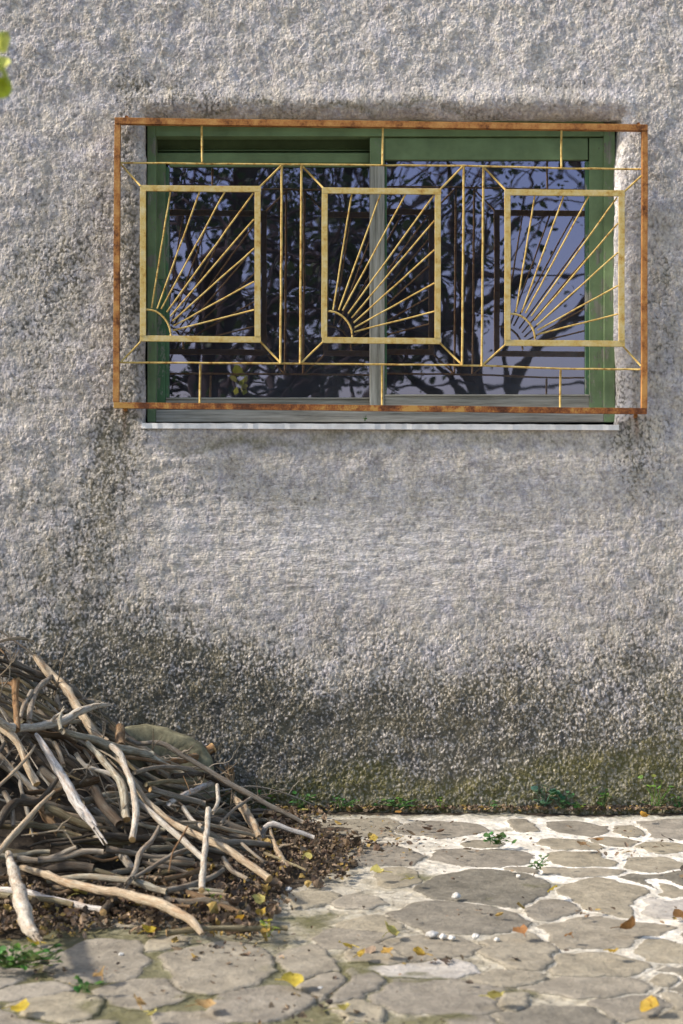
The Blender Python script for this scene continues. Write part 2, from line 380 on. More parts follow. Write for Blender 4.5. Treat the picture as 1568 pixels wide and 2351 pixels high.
# stain, moss, grain and pale maps in reference units
px = 784 + co[:, 0] * S; py = 1175 - (co[:, 2] - H0) * S
wxx = px + vn(px/120, py/120, 21, 6) * 55; wyy = py + vn(px/110, py/110, 31, 6) * 70
def blob(cx, cy, rx, ry, a, rot=0):
    c, s_ = math.cos(R(rot)), math.sin(R(rot)); u = (wxx-cx)*c + (wyy-cy)*s_; v = -(wxx-cx)*s_ + (wyy-cy)*c
    return a * np.exp(-((u/rx)**2 + (v/ry)**2))
st = np.zeros(len(co))
for b in [(265, 1000, 55, 85, .85), (285, 930, 60, 40, .4), (250, 1110, 80, 170, .34, 8), (200, 1280, 100, 120, .34), (330, 1480, 230, 90, .5, 22),
          (170, 1530, 150, 90, .6), (420, 1610, 280, 110, .6, 14), (650, 1690, 320, 90, .5, 6), (400, 1480, 260, 130, .3), (320, 1660, 280, 110, 1.0), (430, 1670, 120, 70, .4), (860, 1660, 120, 50, .35), (560, 1760, 200, 60, .7),
          (1000, 1650, 260, 80, .36, -4), (1100, 1570, 130, 130, .3), (1330, 1560, 220, 170, .25), (1180, 1730, 160, 60, .3), (1500, 1480, 90, 200, .22),
          (440, 215, 150, 28, .5, 4), (340, 205, 60, 20, .4), (1270, 215, 110, 24, .5, 4), (520, 245, 260, 22, .35), (1000, 245, 420, 20, .35),
          (1460, 1000, 40, 90, .5), (1440, 380, 30, 110, .4), (1450, 900, 26, 80, .4), (1500, 620, 60, 300, .16), (1540, 625, 10, 14, .7),
          (300, 420, 34, 300, .45), (300, 760, 40, 220, .42), (190, 560, 60, 60, .25), (150, 640, 110, 160, .20), (60, 760, 120, 260, .2), (250, 460, 60, 60, .3),
          (100, 1340, 150, 80, .25), (60, 1440, 120, 50, .35), (600, 700, 20, 20, 0), (1480, 1300, 160, 120, .12),
          (140, 540, 190, 170, .22), (110, 860, 190, 300, .22), (240, 700, 110, 200, .2), (100, 1250, 240, 140, .24), (1540, 800, 60, 500, .2), (800, 1600, 500, 70, .25), (900, 1790, 700, 60, .42), (1350, 1720, 260, 80, .35), (500, 1140, 260, 60, .2), (900, 1130, 500, 40, .14), (870, 1460, 400, 60, .1)]:
    st += blob(*b)
st += sm(1330, 1780, wyy) * (.28 + .30 * vn(px/130, py/110, 99, 3)) + .16 * vn(px/60, py/60, 55, 4)
drip = .5 + .5 * vn(px / 9 + 3 * vn(px/60, py/200, 9, 2), py / 260, 65, 3)
for (cx_, cw_, y0_, y1_, a_) in ((275, 40, 935, 1350, .55), (225, 60, 1000, 1500, .25), (1455, 40, 955, 1260, .75), (1500, 50, 560, 1500, .3), (320, 30, 975, 1150, .3), (700, 420, 990, 1120, .22), (1250, 150, 990, 1150, .25), (300, 26, 300, 940, .35), (150, 120, 1150, 1560, .4)):
    st += a_ * drip ** 1.6 * np.exp(-((px-cx_)/cw_)**2) * sm(y0_ - 12, y0_ + 12, py) * sm(y1_, (y0_+y1_)/2, py)
st = np.clip(st, 0, 1.2)
mo = sm(1680, 1850, wyy + (px-784)*.05) * .8 + blob(1000, 1015, 500, 26, .45) + blob(500, 1010, 200, 22, .4) + blob(1420, 1150, 80, 160, .2) + blob(1530, 1640, 120, 200, .4) + blob(850, 252, 560, 14, .5)
inner = co[:, 1] > .03
mo = np.where(inner, .15, mo)
gr = .80 + .38 * vn(px/75, py/60, 77, 3) + .30 * sm(1380, 1650, wyy) + .25 * sm(250, 100, wyy)
gr *= 1 - .5 * np.exp(-(((wxx-900)/560)**4 + ((wyy-1230)/240)**4))
gr *= 1 - .72 * np.exp(-(((px-860)/560)**4 + ((wyy-1012)/30)**4))
gr = np.where(inner, .4, gr); gr = gr * np.where((co[:,1]>.12), 0.02, 1)
gr *= 1 - .5 * np.exp(-(((px-337)/12)**2)) * (py > 270) * (py < 980)
pale = blob(1432, 330, 16, 90, .9) + 1.2*((co[:,0] > OX1-.02) & (co[:,0] < OX1+.05) & (co[:,1] > .006))*(py>262)*(py<975) + blob(1425, 650, 10, 350, .7) + blob(820, 1235, 300, 110, .30) + blob(420, 1230, 60, 70, .3) + blob(620, 1240, 120, 60, .2) + blob(1050, 130, 600, 120, .18) + blob(1000, 1300, 300, 100, .1) + blob(340, 600, 12, 400, .25)  # right reveal whitened to paint in the sun on it; other patches paler plaster
smear = np.clip(np.exp(-(((wxx-860)/620)**4 + ((wyy-1180)/230)**4)) * .8 + .25 + .3 * vn(px/150, py/150, 88, 2) - sm(1400, 1600, wyy) * .4, 0, 1) * (~inner)
rustm = sum(a_ * np.exp(-((px - cx_ + 3*vn(py/20, py*0, 4, 2))/w_)**2) * sm(y0_-8, y0_+4, py) * sm(y1_, y0_, py) for cx_, w_, y0_, y1_, a_ in ((287, 5, 940, 1040, .8), (1461, 5, 955, 1050, .7), (268, 4, 935, 985, .5), (1478, 4, 950, 1000, .5)))
crk = np.exp(-((px - (300 - py*.12 + vn(py/25, py*0, 14, 3)*10))/1.6)**2) * sm(150, 90, py) * .5
st = np.clip(st + crk, 0, 1.2); st = np.where(st > .55, .55 + (st - .55) * .55, st)
low = sm(1330, 1600, wyy)
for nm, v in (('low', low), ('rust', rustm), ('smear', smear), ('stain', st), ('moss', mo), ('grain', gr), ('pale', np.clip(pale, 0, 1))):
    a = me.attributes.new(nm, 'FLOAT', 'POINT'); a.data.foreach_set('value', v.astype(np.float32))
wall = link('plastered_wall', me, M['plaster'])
tag(wall, 'rough grey roughcast plaster wall with dark lichen stains around the window', 'wall')
# house body behind the wall: the room is closed and dark
mb = MB(); RX, RZ = 5.9, 4.5
for a, b in (((-RX, .24, -.2), (-RX+.2, 4.6, RZ)), ((RX-.2, .24, -.2), (RX, 4.6, RZ)), ((-RX, 4.6, -.2), (RX, 4.8, RZ)), ((-RX, .14, RZ+.003), (RX, 4.8, RZ+.15)),
             ((-RX, .14, -.2), (OX0-.03, .237, RZ)), ((OX1+.03, .14, -.2), (RX, .237, RZ)), ((OX0-.027, .14, -.2), (OX1+.027, .237, OZ0-.03)), ((OX0-.027, .14, OZ1+.03), (OX1+.027, .237, RZ))):
    mb.box(a, b)
room = mb.build('room_shell', M['dark'], wall)

# ------------------------------------------------------------------ window
win = empty('sliding_window', (0, .1, OZ0), 'green painted wooden sliding window with two glass sashes behind the iron grille', 'window')
def fbox(x0, y0, x1, y1, Y, D):          # board given by reference corners at its front depth Y, D thick
    a = P(x0, y1, Y); b = P(x1, y0, Y); m = MB(); m.box((a.x, Y, a.z), (b.x, Y + D, b.z)); return m
def boards(name, mat, lst, parent, bev=.002):
    m = MB()
    for (x0, y0, x1, y1, Y, D) in lst:
        a = P(x0, y1, Y); b = P(x1, y0, Y); m.box((a.x, Y, a.z), (b.x, Y + D, b.z))
    return m.build(name, mat, parent, bevel=bev)
boards('frame_jamb', M['green_v'], [(338, 284, 357, 968, .088, .06)], win)
boards('frame_jamb', M['green_v'], [(1387, 286, 1412, 968, .090, .06)], win)
boards('frame_head', M['green'], [(357.5, 287, 1386.5, 312, .092, .055), (357.5, 268, 1386.5, 286.5, .086, .06)], win)
boards('track_board', M['green'], [(358, 308, 849, 343, .205, .02), (358, 343.3, 849, 346.3, .165, .04)], win, .003)
boards('track_board', M['green'], [(358, 349.5, 849, 374, .150, .02), (358, 340, 849, 374, .232, .01)], win, .004)
boards('frame_sill_board', M['grey'], [(358, 940, 1386, 968, .092, .07)], win)
# right sash (front)
rs = empty('sash', (P(1118, 0, .105).x, .105, OZ0 + .05)); rs.parent = win; rs.location = Vector((P(1118,0,.105).x, .105, OZ0+.05)) - win.location
def reparent_children(par, objs): pass
def sub(o_mb, name, mat, parent, bev=.002): return o_mb.build(name, mat, parent, bevel=bev)
def woff(parent):
    off = Vector((0,0,0)); p = parent
    while p: off = off + p.location; p = p.parent
    return off
boards('top_rail', M['green'], [(883.5, 316, 1350, 366, .108, .03)], rs)
boards('stile', M['green_v'], [(1353, 316, 1386, 938, .106, .032)], rs)
boards('stile', M['grey_v'], [(849, 377, 883, 966, .104, .036)], rs)
boards('stile', M['green_v'], [(849, 314, 883, 376, .104, .036)], rs)
boards('glazing_bead', M['faded'], [(1344, 370, 1352.5, 906, .112, .02)], rs, .001)
boards('glazing_bead', M['faded'], [(883.5, 376, 888, 906, .112, .02)], rs, .001)
boards('bottom_rail', M['grey'], [(883.5, 910, 1352.5, 938, .108, .03), (883.5, 905, 1352.5, 909.5, .103, .034)], rs)
ls = empty('sash', (P(612, 0, .15).x, .15, OZ0 + .05)); ls.parent = win; ls.location = Vector((P(612,0,.15).x, .15, OZ0+.05)) - win.location
boards('top_rail', M['green'], [(388.5, 374.5, 849, 382, .146, .024)], ls)
boards('stile', M['green_v'], [(358, 375, 380, 640, .141, .03)], ls)
boards('stile', M['faded'], [(358, 640.5, 380, 938, .1412, .03)], ls)
boards('glazing_bead', M['faded'], [(381, 383, 388, 912, .145, .022)], ls, .001)
boards('bottom_rail', M['grey'], [(380.5, 917, 848.5, 938, .143, .03), (380.5, 912, 848.5, 916.5, .138, .034)], ls)
def pane(x0, y0, x1, y1, Y, parent, corner):
    n = 24; a = P(x0, y1, Y); b = P(x1, y0, Y)
    xs = np.linspace(a.x, b.x, n); zs = np.linspace(a.z, b.z, n); X, Z = np.meshgrid(xs, zs)
    c = np.stack([X, np.full_like(X, Y), Z], -1).reshape(-1, 3); c, f = grid_mesh('', xs, zs, c)
    m = mesh_np('glass_pane', c, f, False)
    U = (X - a.x)/(b.x-a.x); V = (Z - a.z)/(b.z-a.z)
    d = corner * sm(.3, 1, U) * sm(.45, 0, V) + .25 * sm(.12, 0, V) + .12*sm(.04, 0, U)
    at = m.attributes.new('dust', 'FLOAT', 'POINT'); at.data.foreach_set('value', d.ravel().astype(np.float32))
    return link('glass_pane', m, M['glass'], parent)
pane(886, 364, 1347, 908, .124, rs, .6)
pane(386, 380, 850, 915, .158, ls, .25)
# marble sill under the window
a = P(325, 0, -.018).x; b = P(1421, 0, -.018).x
n = 90; mb = MB(); k = 0
zt, zb = P(0, 970.5, -.018).z, P(0, 983, -.018).z
for i in range(n + 1):
    x = a + (b - a) * i / n; s_ = -.006 * i / n; j_ = random.uniform(-1, 1) * .0009; chip = .006 if i in (45,) else 0
    mb.v += [(x, -.018 + j_*2 + chip, zb + s_), (x, -.018 + j_*2 + chip, zt + s_ + j_), (x, .13, zt + s_), (x, .13, zb + s_)]
for i in range(n):
    for j in range(4): q_ = 4 * i; mb.f.append((q_+j, q_+4+j, q_+4+(j+1) % 4, q_+(j+1) % 4))
mb.f.append((0,1,2,3)); q_ = 4*n; mb.f.append((q_+3, q_+2, q_+1, q_))
mb.build('marble_sill', M['marble'], win)

# ------------------------------------------------------------------ iron grille
GY = -.062
gr_ = empty('window_grille', P(784, 945, GY), 'rusty iron window grille with three ochre sunburst panels in front of the green window', 'grille')
def ends(name, mat, pa, wd, dp=.008, parent=gr_, Y=GY):
    m = MB()
    for (x0, y0, x1, y1) in pa: m.bar(P(x0, y0, Y), P(x1, y1, Y), wd, dp)
    return m.build(name, mat, parent, bevel=.0008)
ends('frame_bar', M['rust'], [(264, 278, 1486, 294)], .0215, .024)
ends('frame_bar', M['rust_dark'], [(262, 930, 1484, 944)], .0205, .024)
ends('frame_bar', M['rust'], [(270, 286, 267, 923)], .0205, .022)
ends('frame_bar', M['rust'], [(1479.5, 302, 1478.5, 937)], .0195, .022)
def rods(name, pts, r=.0036, parent=gr_, Y=GY, mat='rod'):
    m = MB(); q = [P(x, y, Y) for x, y in pts]; full = []
    for a_, b_ in zip(q[:-1], q[1:]):
        kk = max(2, int((b_ - a_).length / .05))
        for i in range(kk): full.append(a_.lerp(b_, i / kk) + Vector((random.uniform(-1,1), random.uniform(-1,1), random.uniform(-1,1))) * .0007 * (i > 0))
    full.append(q[-1]); m.tube(full, r, 8, .06); return m.build(name, M[mat], parent, smooth=True)
rods('cross_rod', [(277, 373.5), (650, 377), (1065, 380), (1290, 386), (1472, 388)], .0034, Y=GY+.006)
rods('cross_rod', [(275, 831.5), (645, 834), (880, 836), (1110, 839), (1290, 846), (1470, 848)], .0034, Y=GY+.006)
for x0, y0, x1, y1 in ((463, 286, 464, 372), (879, 290, 878, 378), (1289, 294, 1289, 386), (460, 836, 458.5, 928), (877, 838, 877, 934), (1287, 848, 1286, 940)):
    rods('spacer_rod', [(x0, y0), (x1, y1)], .0037)
for x0, y0, x1, y1 in ((647, 378, 644, 834), (692, 378, 689, 834), (1065, 380, 1061, 838), (1110, 382, 1106, 840)):
    rods('upright_rod', [(x0, y0), (x1, y1)], .0040, Y=GY-.003)
for pts in ([(278, 377), (322, 426)], [(645, 380), (597, 428)], [(277, 831), (323, 784)], [(643, 831), (597, 783)],
            [(694, 381), (743, 432)], [(1062, 382), (1012, 433)], [(692, 832), (741, 785)], [(1059, 835), (1009, 786)],
            [(1112, 385), (1161, 436)], [(1473, 403), (1433, 440)], [(1108, 837), (1161, 790)], [(1471, 839), (1431, 795)]):
    rods('brace_rod', pts, .0034, Y=GY-.002)
rays = [((348, 707), (391, 440)), ((361, 708), (458, 440)), ((370, 709), (516, 440)), ((383, 716), (581, 443)), ((391, 726), (583, 503)), ((396, 737), (583, 570)), ((398, 748), (583, 646)), ((397, 758), (583, 711))]
for (ox, oy, wd_, ht_) in ((0, 0, 0, 0), (417, 5.5, -3, -2), (836.5, 9.5, -1, 0)):
    x0, y0, x1, y1 = 322+ox, 425+oy, 598+ox+wd_, 784+oy+ht_
    pan = empty('sunburst_panel', P(x0, y1, GY) - gr_.location); pan.parent = gr_
    hw = 6.6; sk = -1 if ox == 417 else 0
    mm = MB()
    for a_ in ((x0, y0+hw, x1+1, y0+hw+2.5), (x0, y1-hw-.5, x1+1, y1-hw+2)): mm.bar(P(a_[0], a_[1], GY), P(a_[2], a_[3], GY), .0205, .010)
    for a_ in ((x0+hw, y0+hw*2+.4, x0+hw+sk, y1-hw*2), (x1-hw, y0+hw*2+3, x1-hw+sk, y1-hw*2+1.6)): mm.bar(P(a_[0], a_[1], GY-.001), P(a_[2], a_[3], GY-.001), .0205, .010)
    mm.build('panel_frame', M['ochre'], pan, bevel=.001)
    cx_, cy_ = 335 + ox, 770 + oy + ht_; pts = []
    for i in range(15):
        an = R(90 - 90 * i / 14 - 0); pts.append((cx_ + 57 * math.cos(an), cy_ - 60 * math.sin(an) + (0)))
    rods('sun_arc', pts, .0036, parent=pan, Y=GY-.001, mat='rod')
    for (a_, b_) in rays:
        fx = lambda x: ox + x + (x - 322) / 276 * wd_
        rods('sun_ray', [(fx(a_[0]), a_[1] + oy + ht_), (fx(b_[0]) , b_[1] + oy + (ht_ if b_[1] > 500 else .5))], .0029, parent=pan, Y=GY+random.uniform(-.0015, .0015))
# fixing lugs at the corners, running back into the plaster
for (x, y, s_) in ((287, 938, 1), (1460, 953, -1), (290, 268, 1), (1466, 284, -1)):
    m = MB(); p = P(x, y, GY); q = P(x + 2*s_, y, .01); q.z = p.z
    m.tube([p + Vector((0, .004, 0)), p.lerp(q, .4), p.lerp(q, .8), q + Vector((0, .03, 0))], [.007, .0065, .007, .008], 8, .15); m.build('fixing_lug', M['rust'], gr_, smooth=True)

# ------------------------------------------------------------------ ground
H = dict()
stones = []   # (cx, cy, hw, hh, tone) in reference units
c5 = [(90,160,190,36,.5),(440,160,180,30,.35),(640,235,90,22,.5),(820,150,70,28,.45),(1090,150,100,30,.3),(1310,165,72,26,.5),(1030,230,120,22,.55),(1240,215,110,20,.5),(1480,240,110,24,.6),
 (200,290,150,45,.3),(640,292,215,42,.35),(1110,300,130,38,.6),(1450,330,140,42,.65),(1110,355,180,22,.7),(830,350,80,18,.4),
 (660,425,270,68,.05),(1230,462,175,76,.55),(1520,440,80,50,.55),(70,500,90,34,.75),(120,600,120,34,.6),(240,380,110,36,.6),
 (560,568,280,72,.2),(960,522,105,48,.3),(1220,630,260,70,.45),(60,660,150,46,.4),(170,735,100,38,.5),(430,700,190,52,.45),(830,725,160,75,.5),
 (350,815,220,44,1.0),(1180,785,210,56,.55),(1500,720,110,70,.6),(1480,850,90,40,.55),(1150,880,300,50,.4),(780,850,150,36,.5),
 (70,900,130,70,.35),(440,930,290,85,.35),(1370,990,210,70,.3),(1000,1040,350,62,.15),(760,960,70,40,.5),(620,1060,120,40,.3),(100,1020,110,50,.6),(1560,960,60,60,.5)]
c4 = [(470,770,240,100,.4),(1010,810,200,105,.45),(90,745,120,50,.5),(120,905,140,34,.8),(640,920,190,66,.4),(230,1000,200,62,.6),(1190,975,230,70,.35),(1400,780,150,80,.45),(840,1040,160,36,.4),(1480,900,110,60,.4),(380,1080,100,30,.5),(1440,480,120,34,.6),(790,690,70,30,.6)]
for s_ in c5: stones.append((784+.5*s_[0], 1819+.5*s_[1], .5*s_[2], .5*s_[3], s_[4]))
for s_ in c4: stones.append((.5*s_[0], 1819+.5*s_[1], .5*s_[2], .5*s_[3], s_[4]))
SE = []
for (cx_, cy_, hw_, hh_, tn) in stones:
    c = G(cx_, cy_); a_ = hw_ / S * (CD + c.y) / CD; b_ = (G(cx_, cy_ + hh_*.92).y - G(cx_, max(cy_ - hh_, 1800)).y) / -2
    SE.append((c.x, c.y, a_ * 1.02, abs(b_) * 1.05, tn))
rr = random.Random(5)
for iy in range(-9, 1):
    for ix in range(-9, 10):
        x = ix * .46 + rr.uniform(-.1, .1) + (iy % 2) * .2; y = iy * .33 + rr.uniform(-.06, .06)
        if y > -.1: continue
        d = (CD + y)
        inview = d > .5 and abs(x) < 784 / S * d / CD * 1.02 and (1175 + H0 * S * CD / d) < 2360
        if inview and not (x < -.25 and -1.45 < y): continue
        SE.append((x, y, rr.uniform(.17, .25), rr.uniform(.13, .18), rr.random()))
GX = lines(-1.35, 1.35, .0058, -70, 70, []); GYl = lines(-2.45, .03, .0055, -90, 30, [])
gx, gy = np.meshgrid(GX, GYl)
ux = gx + vn(gx*7, gy*7, 41, 6) * .05; uy = gy + vn(gx*7, gy*7, 51, 6) * .04
d1 = np.full(gx.shape, 9.); d2 = np.full(gx.shape, 9.); tone = np.zeros(gx.shape); sid = np.zeros(gx.shape, int)
for i, (cx_, cy_, a_, b_, tn) in enumerate(SE):
    rs = random.Random(i * 7 + 3); qx = (ux-cx_)/a_; qy = (uy-cy_)/b_; kk_ = rs.choice((5, 6, 6, 7)); o0 = rs.uniform(0, 6.3); d = np.zeros(gx.shape)
    for t_ in range(kk_):
        an_ = o0 + 6.283 * (t_ + rs.uniform(-.18, .18)) / kk_; d = np.maximum(d, (qx * math.cos(an_) + qy * math.sin(an_)) / rs.uniform(.84, 1.02))
    d = .78 * d + .22 * np.sqrt(qx*qx + qy*qy)
    m1 = d < d1; d2 = np.where(m1, d1, np.minimum(d2, d)); tone = np.where(m1, tn, tone); sid = np.where(m1, i, sid); d1 = np.where(m1, d, d1)
gpx = 784 + gx / (CD + np.maximum(gy, -5)) * CD * S; gpy = 1175 + H0 * S * CD / (CD + np.maximum(gy, -5))
rearright = sm(2250, 1930, gpy - (gpx - 1100) * .26) * sm(700, 1150, gpx)
gapw = .085 + .13 * rearright * sm(600, 1300, gpx) + .12 * vn(gx*4, gy*4, 15, 3)
e = np.minimum(sm(gapw - .07, gapw + .06, d2 - d1 + vn(gx*40, gy*40, 16, 3)*.05), sm(1.22, 1.08, d1))
near = (np.abs(gx) < 3.5) & (gy > -3.6)
e = np.where(near, e, .5)
stone = e
fx_ = sm(.0, .25, d2 - d1)
tilt = (vn(sid*3.7, sid*1.3, 61, 1))
z = stone * (.0040 + .0022 * fx_ + .003 * tilt) + vn(gx*22, gy*22, 71, 3) * .0022 + (1-stone) * (vn(gx*60, gy*60, 81, 2) * .003 + rearright * .003)
z += vn(gx*1.5, gy*1.5, 91, 2) * .012 - .008
z = np.where(near, z, -.02 + vn(gx*.3, gy*.3, 5, 3) * .05 * sm(4, 12, np.hypot(gx, gy)))
# litter region
def inpoly(x, y, poly):
    r_ = np.zeros(x.shape, bool); n_ = len(poly)
    for i in range(n_):
        x0_, y0_ = poly[i]; x1_, y1_ = poly[(i+1) % n_]
        c_ = ((y0_ > y) != (y1_ > y)) & (x < (x1_-x0_)*(y-y0_)/((y1_-y0_) or 1e-9)+x0_); r_ ^= c_
    return r_
LP = [(-400, 1850), (650, 1850), (720, 1890), (800, 1915), (830, 1945), (800, 1980), (720, 2005), (650, 2035), (600, 2080), (560, 2150), (430, 2120), (250, 2120), (60, 2135), (-400, 2150)]
wpx = gpx + vn(gx*8, gy*8, 101, 3) * 60; wpy = gpy + vn(gx*8, gy*8, 111, 3) * 25
lit = inpoly(wpx, wpy, LP) & (gy > -2)
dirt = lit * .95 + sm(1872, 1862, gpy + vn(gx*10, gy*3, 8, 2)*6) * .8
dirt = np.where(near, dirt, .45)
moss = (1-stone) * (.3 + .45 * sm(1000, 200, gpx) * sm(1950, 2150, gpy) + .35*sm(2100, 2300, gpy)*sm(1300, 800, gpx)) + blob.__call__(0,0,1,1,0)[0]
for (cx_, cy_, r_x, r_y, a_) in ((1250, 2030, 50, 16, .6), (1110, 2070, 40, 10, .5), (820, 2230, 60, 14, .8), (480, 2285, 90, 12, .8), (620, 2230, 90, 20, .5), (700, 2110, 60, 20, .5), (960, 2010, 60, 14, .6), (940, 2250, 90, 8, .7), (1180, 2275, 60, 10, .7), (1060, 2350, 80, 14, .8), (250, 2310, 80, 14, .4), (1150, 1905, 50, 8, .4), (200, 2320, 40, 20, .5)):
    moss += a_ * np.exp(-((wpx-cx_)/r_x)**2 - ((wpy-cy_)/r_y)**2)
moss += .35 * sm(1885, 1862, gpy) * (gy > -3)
mortar_dull = np.clip(1 - rearright + .25*vn(gx*3, gy*3, 7, 2), 0, 1)  # mortar palest at the rear right, duller elsewhere
gco = np.stack([gx, gy, z], -1).reshape(-1, 3); _, gf = grid_mesh('', GX, GYl, gco)
me = mesh_np('flagstone_path', gco, gf)
for nm, v in (('crack', sm(.045, .0, d2 - d1 + vn(gx*30, gy*30, 19, 3)*.03 - (1-rearright)*.02) * near * (1 - .6*rearright)), ('stone', stone), ('tone', tone), ('dirt', dirt), ('moss', moss), ('mortar_dull', mortar_dull)):
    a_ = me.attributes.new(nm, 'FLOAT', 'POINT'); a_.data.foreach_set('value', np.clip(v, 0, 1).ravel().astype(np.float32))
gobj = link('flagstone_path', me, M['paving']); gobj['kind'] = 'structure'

# ------------------------------------------------------------------ leaves
def leaf(mb, c, size, yaw, tiltx, curl, col, kind=0, narrow=.75, crum=.05):
    """one curled leaf: 3x4 patch with a pointed outline"""
    prof = [(-.5, .08), (-.28, .34), (.02, .42), (.28, .28), (.5, .02)]
    if kind == 1: prof = [(-.5, .12), (-.35, .42), (-.05, .5), (.25, .36), (.5, .03)]
    m = Euler((tiltx[0], tiltx[1], yaw)).to_matrix(); k = len(mb.v)
    for (t, wd) in prof:
        for s_ in (-1, 0, 1):
            zc = curl * (abs(s_) * wd * .9 + t * t * 1.0) * size + random.uniform(-crum, crum) * size
            p = m @ Vector((t * size, s_ * wd * size * narrow + random.uniform(-crum, crum) * size * (s_ != 0), zc)); mb.v.append(tuple(Vector(c) + p))
    for i in range(len(prof) - 1):
        for j in range(2):
            a = k + 3 * i + j; mb.f.append((a, a+1, a+4, a+3)); mb.col.append(col)

# ------------------------------------------------------------------ brush pile
def sat(t): return min(1, max(0, t))
def heap(x, y):
    xr = -.14 + .10 * y if y > -1.0 else -.24 + (.5)*(y + 1.0)
    t = max(0, (xr - x)); yf = -1.22 + .06 * math.sin(x * 5)
    h = min(.66, .60 * t ** 1.28)
    if y < yf or y > .0: return 0
    return h * sat((y - yf) / .55) ** .5 * (1 if y > -.9 else 1)
def hit(px_, py_, lift=0.0):
    """walk from the eye through a reference point until the heap or the ground is met"""
    d0 = Vector(((px_ - 784) / S / CD, 1, (1175 - py_) / S / CD)); t = 2.6
    while t < CD - .03:
        p = Vector((0, -CD, H0)) + d0 * t
        if p.z <= heap(p.x, p.y) + lift or p.z <= .03: return p, True
        t += .012
    return Vector((0, -CD, H0)) + d0 * (CD - .06), False
def c3(x, y): return (x * .44, 1430 + y * .44)
def cat_rom(pts, rad, step=.018):
    out, ro = [], []
    n = len(pts)
    for i in range(n - 1):
        p0, p1, p2, p3 = pts[max(i-1, 0)], pts[i], pts[i+1], pts[min(i+2, n-1)]
        kk = max(2, int((p2 - p1).length / step))
        for j in range(kk):
            t = j / kk; t2 = t*t; t3 = t2*t
            out.append(.5 * ((2*p1) + (p2-p0)*t + (2*p0-5*p1+4*p2-p3)*t2 + (3*p1-p0-3*p2+p3)*t3)); ro.append(rad[i] + (rad[i+1]-rad[i]) * t)
    out.append(pts[-1]); ro.append(rad[-1]); return out, ro
COL = dict(grey=(.28, .245, .20), pale=(.50, .46, .395), tan=(.42, .345, .25), brown=(.22, .15, .09), dark=(.085, .07, .055), lich=(.34, .315, .25), blue=(.50, .475, .45), orange=(.27, .165, .085), olive=(.22, .19, .12))
def stick(pts3, rad3, col, label, group=None, cuts=(0, 0), twigs=(), knots=True, n=10, rough=.05, fray=None):
    o_ = Vector(pts3[len(pts3)//2])
    P_, R_ = cat_rom(pts3, rad3)
    # organic wander + knots
    ph = random.uniform(0, 9)
    for i in range(len(P_)):
        amp = R_[i] * .09
        P_[i] = P_[i] + Vector((math.sin(i*.6+ph), math.cos(i*.47+ph*2), math.sin(i*.8+ph*3))) * amp * (0 < i < len(P_)-1)
        R_[i] *= 1 + knots * (.05 * math.sin(i * .37 + ph * 4) + random.gauss(0, .035) + (random.random() < .06) * .22)
    mb = MB(); mb.tube(P_, R_, n, rough)
    if fray:     # split fibres at the end
        e_, d_ = (P_[-1], (P_[-1] - P_[-3]).normalized()) if fray > 0 else (P_[0], (P_[0] - P_[2]).normalized())
        rr_ = R_[-1] if fray > 0 else R_[0]
        for _ in range(6):
            off = Vector((random.uniform(-1,1), random.uniform(-1,1), random.uniform(-1,1))) * rr_ * .7
            mb.tube([e_ + off - d_ * .02, e_ + off * 1.1 + d_ * random.uniform(.015, .035), e_ + off * 1.4 + d_ * random.uniform(.04, .07)], [rr_*.42, rr_*.3, .0012], 5, .1)
    for (fr_, dx_, dy_, dz_, r_) in twigs:
        i = int(fr_ * (len(P_) - 1)); b = P_[i]; v = Vector((dx_, dy_, dz_))
        mb.tube([b, b + v * .35 + Vector((0, 0, .006)), b + v * .7, b + v], [r_ * 1.3, r_, r_ * .8, r_ * .4], 6, .1)
    o = mb.build('dead_branch', M['bark'], None, smooth=True, org=o_)
    fd = random.uniform(.45, .85) if group else 1  # grouped filler sticks darkened in colour for the shade inside the pile
    fd *= random.uniform(.9, 1.1); o.color = (*[c_ * fd for c_ in COL[col]], 1)
    tag(o, label, 'branch', group)
    for endi, on in enumerate(cuts):
        if not on: continue
        i = 0 if endi == 0 else len(P_) - 1; j = 2 if endi == 0 else len(P_) - 3
        d_ = (P_[i] - P_[j]).normalized(); c_ = P_[i] + d_ * .0012
        a_ = d_.cross(Vector((0, 0, 1))); a_ = a_.normalized() if a_.length > .1 else Vector((1, 0, 0)); b_ = d_.cross(a_)
        cm = MB(); m_ = 12
        cm.v = [tuple(c_ + d_ * .001)] + [tuple(c_ + (a_ * math.cos(2*math.pi*t/m_) + b_ * math.sin(2*math.pi*t/m_)) * R_[i] * .93) for t in range(m_)]
        cm.v += [tuple(Vector(cm.v[1+t]) - d_ * .006) for t in range(m_)]
        cm.f = [(0, 1+t, 1+(t+1) % m_) for t in range(m_)] + [(1+t, 1+m_+t, 1+m_+(t+1) % m_, 1+(t+1) % m_) for t in range(m_)]
        cm.build('cut_face', M['cut'], o)
    return o
